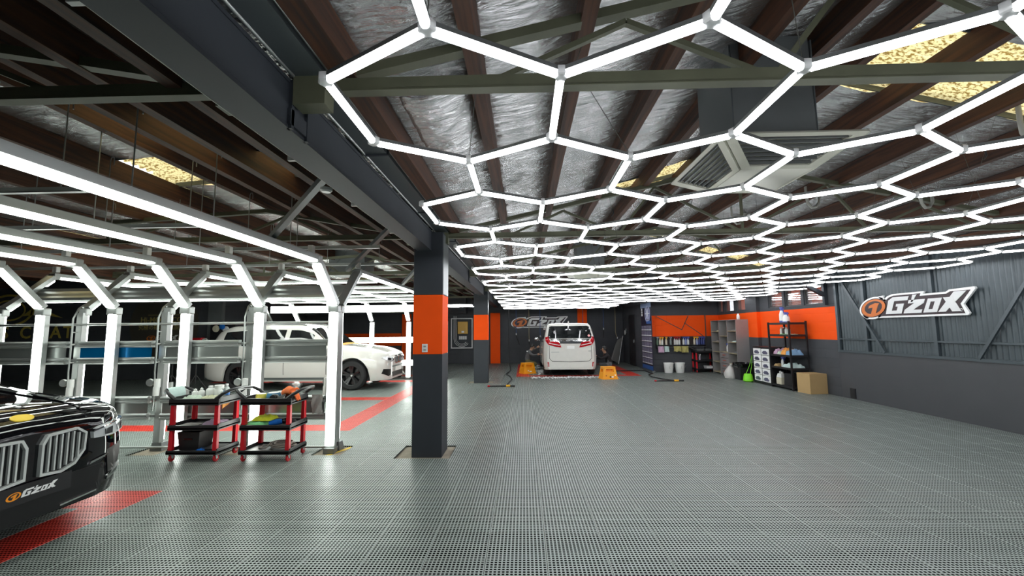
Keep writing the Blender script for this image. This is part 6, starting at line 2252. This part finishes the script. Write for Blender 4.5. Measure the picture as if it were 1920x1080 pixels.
for dy, r, h, lab in ((.06, .065, .36, 'tall white pump sprayer with blue head on top of the rack'), (-.10, .08, .24, 'squat white pump sprayer with blue head on top of the rack')):
    s = thing('pump_sprayer', lab, 'sprayer', (RX - .05, RY + dy, 1.592))
    MB().lathe([(r, 0), (r, h * .18)], n=18).build('base', 'trig_blue', s, smooth=40)
    MB().lathe([(r, h * .18), (r * .95, h * .6), (r * .6, h * .85), (r * .45, h * .9)], n=18).build('tank', 'white_plastic', s, smooth=40)
    MB().lathe([(r * .55, h * .88), (r * .5, h * 1.0), (r * .7, h * 1.02), (r * .7, h * 1.12)], n=14).bar((0, 0, h * .95), (-.01, -.12, h * .98), .02, .02).bar((0, -.05, h * .95), (0, -.08, h * .7), .015, .015).build('pump_head', 'trig_blue', s)
jg = thing('liquid_jug', 'translucent white jug half filled with beige liquid on the lowest rack shelf', 'jug', (RX - .06, RY + .24, .075))
MB().frust(-.08, .08, -.10, .10, 0, .17, 0, 0).build('lower_body', 'cream_plastic', jg, bevel=.015)
MB().frust(-.08, .08, -.10, .10, .17, .27, .025, .03).build('upper_body', 'white_plastic', jg, bevel=.015)
MB().lathe([(.025, .27), (.025, .31)], c=(0, -.04, 0), n=12).build('cap', 'white_plastic', jg)
MB().tube([(0, .06, .26), (0, .07, .31), (0, .02, .32), (0, .0, .27)], .012, 7).build('handle', 'white_plastic', jg, smooth=60)
MB().frust(RX - .16, RX + .12, RY - .30, RY - .02, .075, .38, .01, .01).build('storage_crate', 'black_plastic', label='black crate on the lowest rack shelf', cat='crate')
cb_ = thing('cardboard_box', 'closed brown cardboard box on the floor at the end of the rack', 'box', (6.56, 9.98, 0), .12)
MB().box(-.21, .21, -.19, .19, 0, .44).build('carton', 'cardboard', cb_)
MB().box(-.21, .21, -.012, .012, .44, .443).build('flap_seam', mat('tape_brown', (.30, .19, .08), .4), cb_)
for a, b in ((-.19, -.013), (.013, .19)):
    MB().box(-.208, .208, a, b, .4401, .4442).build('flap', 'cardboard', cb_)
# ================================================================== PEOPLE
def person(label, J, cloth_map, loc, rz, hair_dir, scale=.9):
    """J: joint name -> (x, y, z), body facing +x; built with a skin modifier as one continuous mesh"""
    root = thing('person', label, 'person', loc, rz)
    rad = dict(pelvis=.135, waist=.125, chest=.145, neck=.058, chin=.062, head=.098, crown=.085, shL=.068, elL=.046, wrL=.033, haL=.034, shR=.068, elR=.046, wrR=.033, haR=.034,
               hipL=.095, knL=.065, anL=.045, toL=.036, hipR=.095, knR=.065, anR=.045, toR=.036)
    E = [('pelvis', 'waist'), ('waist', 'chest'), ('chest', 'neck'), ('neck', 'chin'), ('chin', 'head'), ('head', 'crown')]
    for s in 'LR':
        E += [('chest', 'sh' + s), ('sh' + s, 'el' + s), ('el' + s, 'wr' + s), ('wr' + s, 'ha' + s), ('pelvis', 'hip' + s), ('hip' + s, 'kn' + s), ('kn' + s, 'an' + s), ('an' + s, 'to' + s)]
    J = {k: Vector(v) for k, v in J.items()}
    for s in 'LR':
        d = (J['ha' + s] - J['wr' + s]).normalized()
        side = d.cross(Vector((0, 0, 1))).normalized()
        upv = side.cross(d)
        for q, (off, ln) in enumerate(((-.030, .062), (-.010, .075), (.010, .070), (.030, .055))):
            k1, k2 = 'f%d%s' % (q, s), 'g%d%s' % (q, s)
            J[k1] = J['ha' + s] + side * off + d * ln * .5
            J[k2] = J['ha' + s] + side * off + d * ln * .85 - upv * .018
            rad[k1], rad[k2] = .010, .008
            E += [('ha' + s, k1), (k1, k2)]
        J['t' + s] = J['ha' + s] + upv * .045 + d * .01
        J['u' + s] = J['ha' + s] + upv * .06 + d * .045
        rad['t' + s], rad['u' + s] = .012, .009
        E += [('wr' + s, 't' + s), ('t' + s, 'u' + s)]
    names = list(J)
    me = bpy.data.meshes.new('body')
    me.from_pydata([J[n] for n in names], [(names.index(a), names.index(b)) for a, b in E], [])
    o = bpy.data.objects.new('body', me)
    COL.objects.link(o)
    o.modifiers.new('skin', 'SKIN')
    sv = me.skin_vertices[0].data
    for i, n in enumerate(names):
        sv[i].radius = (rad[n], rad[n])
        sv[i].use_root = (n == 'pelvis')
    sb = o.modifiers.new('sub', 'SUBSURF')
    sb.levels = sb.render_levels = 2
    dg = bpy.context.evaluated_depsgraph_get()
    m2 = bpy.data.meshes.new_from_object(o.evaluated_get(dg))
    bpy.data.objects.remove(o)
    keys = ['skin', cloth_map['top'], cloth_map['bottom'], 'rubber']
    m2.materials.clear()
    for k in keys: m2.materials.append(MATS[k])

    def seg(a, b): return J[a], J[b]
    regs = []
    for a, b in E:
        if a in ('neck', 'chin', 'head') or a.startswith('ha') or a.startswith('wr') or a[0] in 'fgtu': r = 0
        elif a in ('pelvis', ) and b == 'waist': r = 1
        elif a in ('waist', 'chest') or a.startswith('sh') or a.startswith('el'): r = 1
        elif a.startswith('an'): r = 3
        else: r = 2
        regs.append((J[a], J[b], r))
    for p in m2.polygons:
        c = p.center
        best = None
        for a, b, r in regs:
            ab = b - a
            t = max(0, min(1, (c - a).dot(ab) / max(1e-9, ab.length_squared)))
            d = (c - (a + ab * t)).length
            if best is None or d < best[0]: best = (d, r)
        p.material_index = best[1]
    m2.shade_smooth()
    bo = bpy.data.objects.new('body', m2)
    COL.objects.link(bo)
    bo.parent = root
    h = J['head']
    f = Vector(hair_dir).normalized()
    sd = f.cross(Vector((0, 0, 1))).normalized()
    upv = sd.cross(f)
    # hair cap: the upper back of the head
    mb = MB()
    rows = []
    for i in range(9):
        t = i / 8 * pi * .62
        row = []
        for k in range(18):
            a = 2 * pi * k / 18
            fr = cos(a)
            lim = t * (1.0 if fr < .3 else .62)
            d = upv * cos(lim) + (f * fr + sd * sin(a)) * sin(lim)
            row.append(h + upv * .028 + Vector(d) * .118 - f * .012)
        rows.append(row)
    mb.grid(rows, closed=True).build('hair', 'hair', root, smooth=70)
    for s in (-1, 1):
        MB().ball(h + sd * s * .098 - f * .005, (.018, .018, .03), 8, 6).build('ear', 'skin', root, smooth=70)
        MB().ball(h + f * .092 + sd * s * .034 + upv * .012, .011, 8, 6).build('eye', 'hair', root, smooth=70)
    MB().tube([h + f * .09 + upv * .01, h + f * .118 - upv * .022, h + f * .10 - upv * .035], [.010, .016, .010], 7).build('nose', 'skin', root, smooth=70)
    MB().tube([h + f * .088 - upv * .058 - sd * .025, h + f * .098 - upv * .06, h + f * .088 - upv * .058 + sd * .025], .007, 6).build('mouth', mat('lips', (.30, .10, .08), .5), root, smooth=70)
    root.scale = (scale,) * 3
    return root, J


# crouching worker in grey, facing the van side (+x)
J1 = dict(pelvis=(-.02, 0, .30), waist=(-.02, 0, .45), chest=(.06, 0, .66), neck=(.13, 0, .79), chin=(.18, -.01, .84), head=(.20, -.01, .90), crown=(.195, -.01, .965),
          shL=(.06, .19, .71), elL=(.24, .20, .76), wrL=(.40, .14, .88), haL=(.455, .13, .90),
          shR=(.06, -.19, .69), elR=(.22, -.24, .58), wrR=(.40, -.18, .60), haR=(.455, -.17, .605),
          hipL=(.0, .10, .27), knL=(.36, .17, .24), anL=(.03, .17, .07), toL=(.17, .18, .035),
          hipR=(.0, -.10, .27), knR=(.38, -.16, .22), anR=(.05, -.16, .07), toR=(.19, -.17, .035))
pr, J = person('worker in grey jacket and olive trousers crouching at the van side', J1, dict(top='cloth_grey', bottom='cloth_olive'), (.125, 16.2, 0), 0, (1, -.1, -.35), .92)
MB().ball((-.02, -.20, .74), (.03, .02, .03), 8, 6).build('shoulder_mark', 'sign_white', pr, smooth=60)
# crouching worker in black, facing the van from the other side (-x), head turned up
J2 = dict(pelvis=(-.06, 0, .26), waist=(-.03, 0, .42), chest=(.05, 0, .60), neck=(.11, 0, .72), chin=(.14, 0, .77), head=(.15, 0, .84), crown=(.13, 0, .91),
          shL=(.05, .18, .64), elL=(.28, .20, .52), wrL=(.47, .15, .61), haL=(.525, .14, .63),
          shR=(.06, -.18, .64), elR=(.27, -.22, .49), wrR=(.46, -.17, .54), haR=(.515, -.16, .555),
          hipL=(-.03, .10, .24), knL=(.12, .20, .34), anL=(-.05, .19, .07), toL=(.09, .21, .035),
          hipR=(-.03, -.10, .24), knR=(.30, -.16, .30), anR=(.06, -.15, .07), toR=(.20, -.16, .035))
pr, J = person('worker in black top and dark trousers crouching and looking up at the van', J2, dict(top='cloth_black', bottom='cloth_grey'), (2.91, 14.9, 0), pi, (1, -.15, .25), .92)
MB().ball((.07, .205, .66), (.02, .012, .012), 8, 6).build('chest_mark', 'sign_white', pr, smooth=60)
MB().tube([(.03, .07, .70), (.10, .08, .68), (.15, .0, .64), (.10, -.08, .68), (.03, -.07, .70)], .02, 8).build('collar', 'cloth_rust', pr, smooth=60)
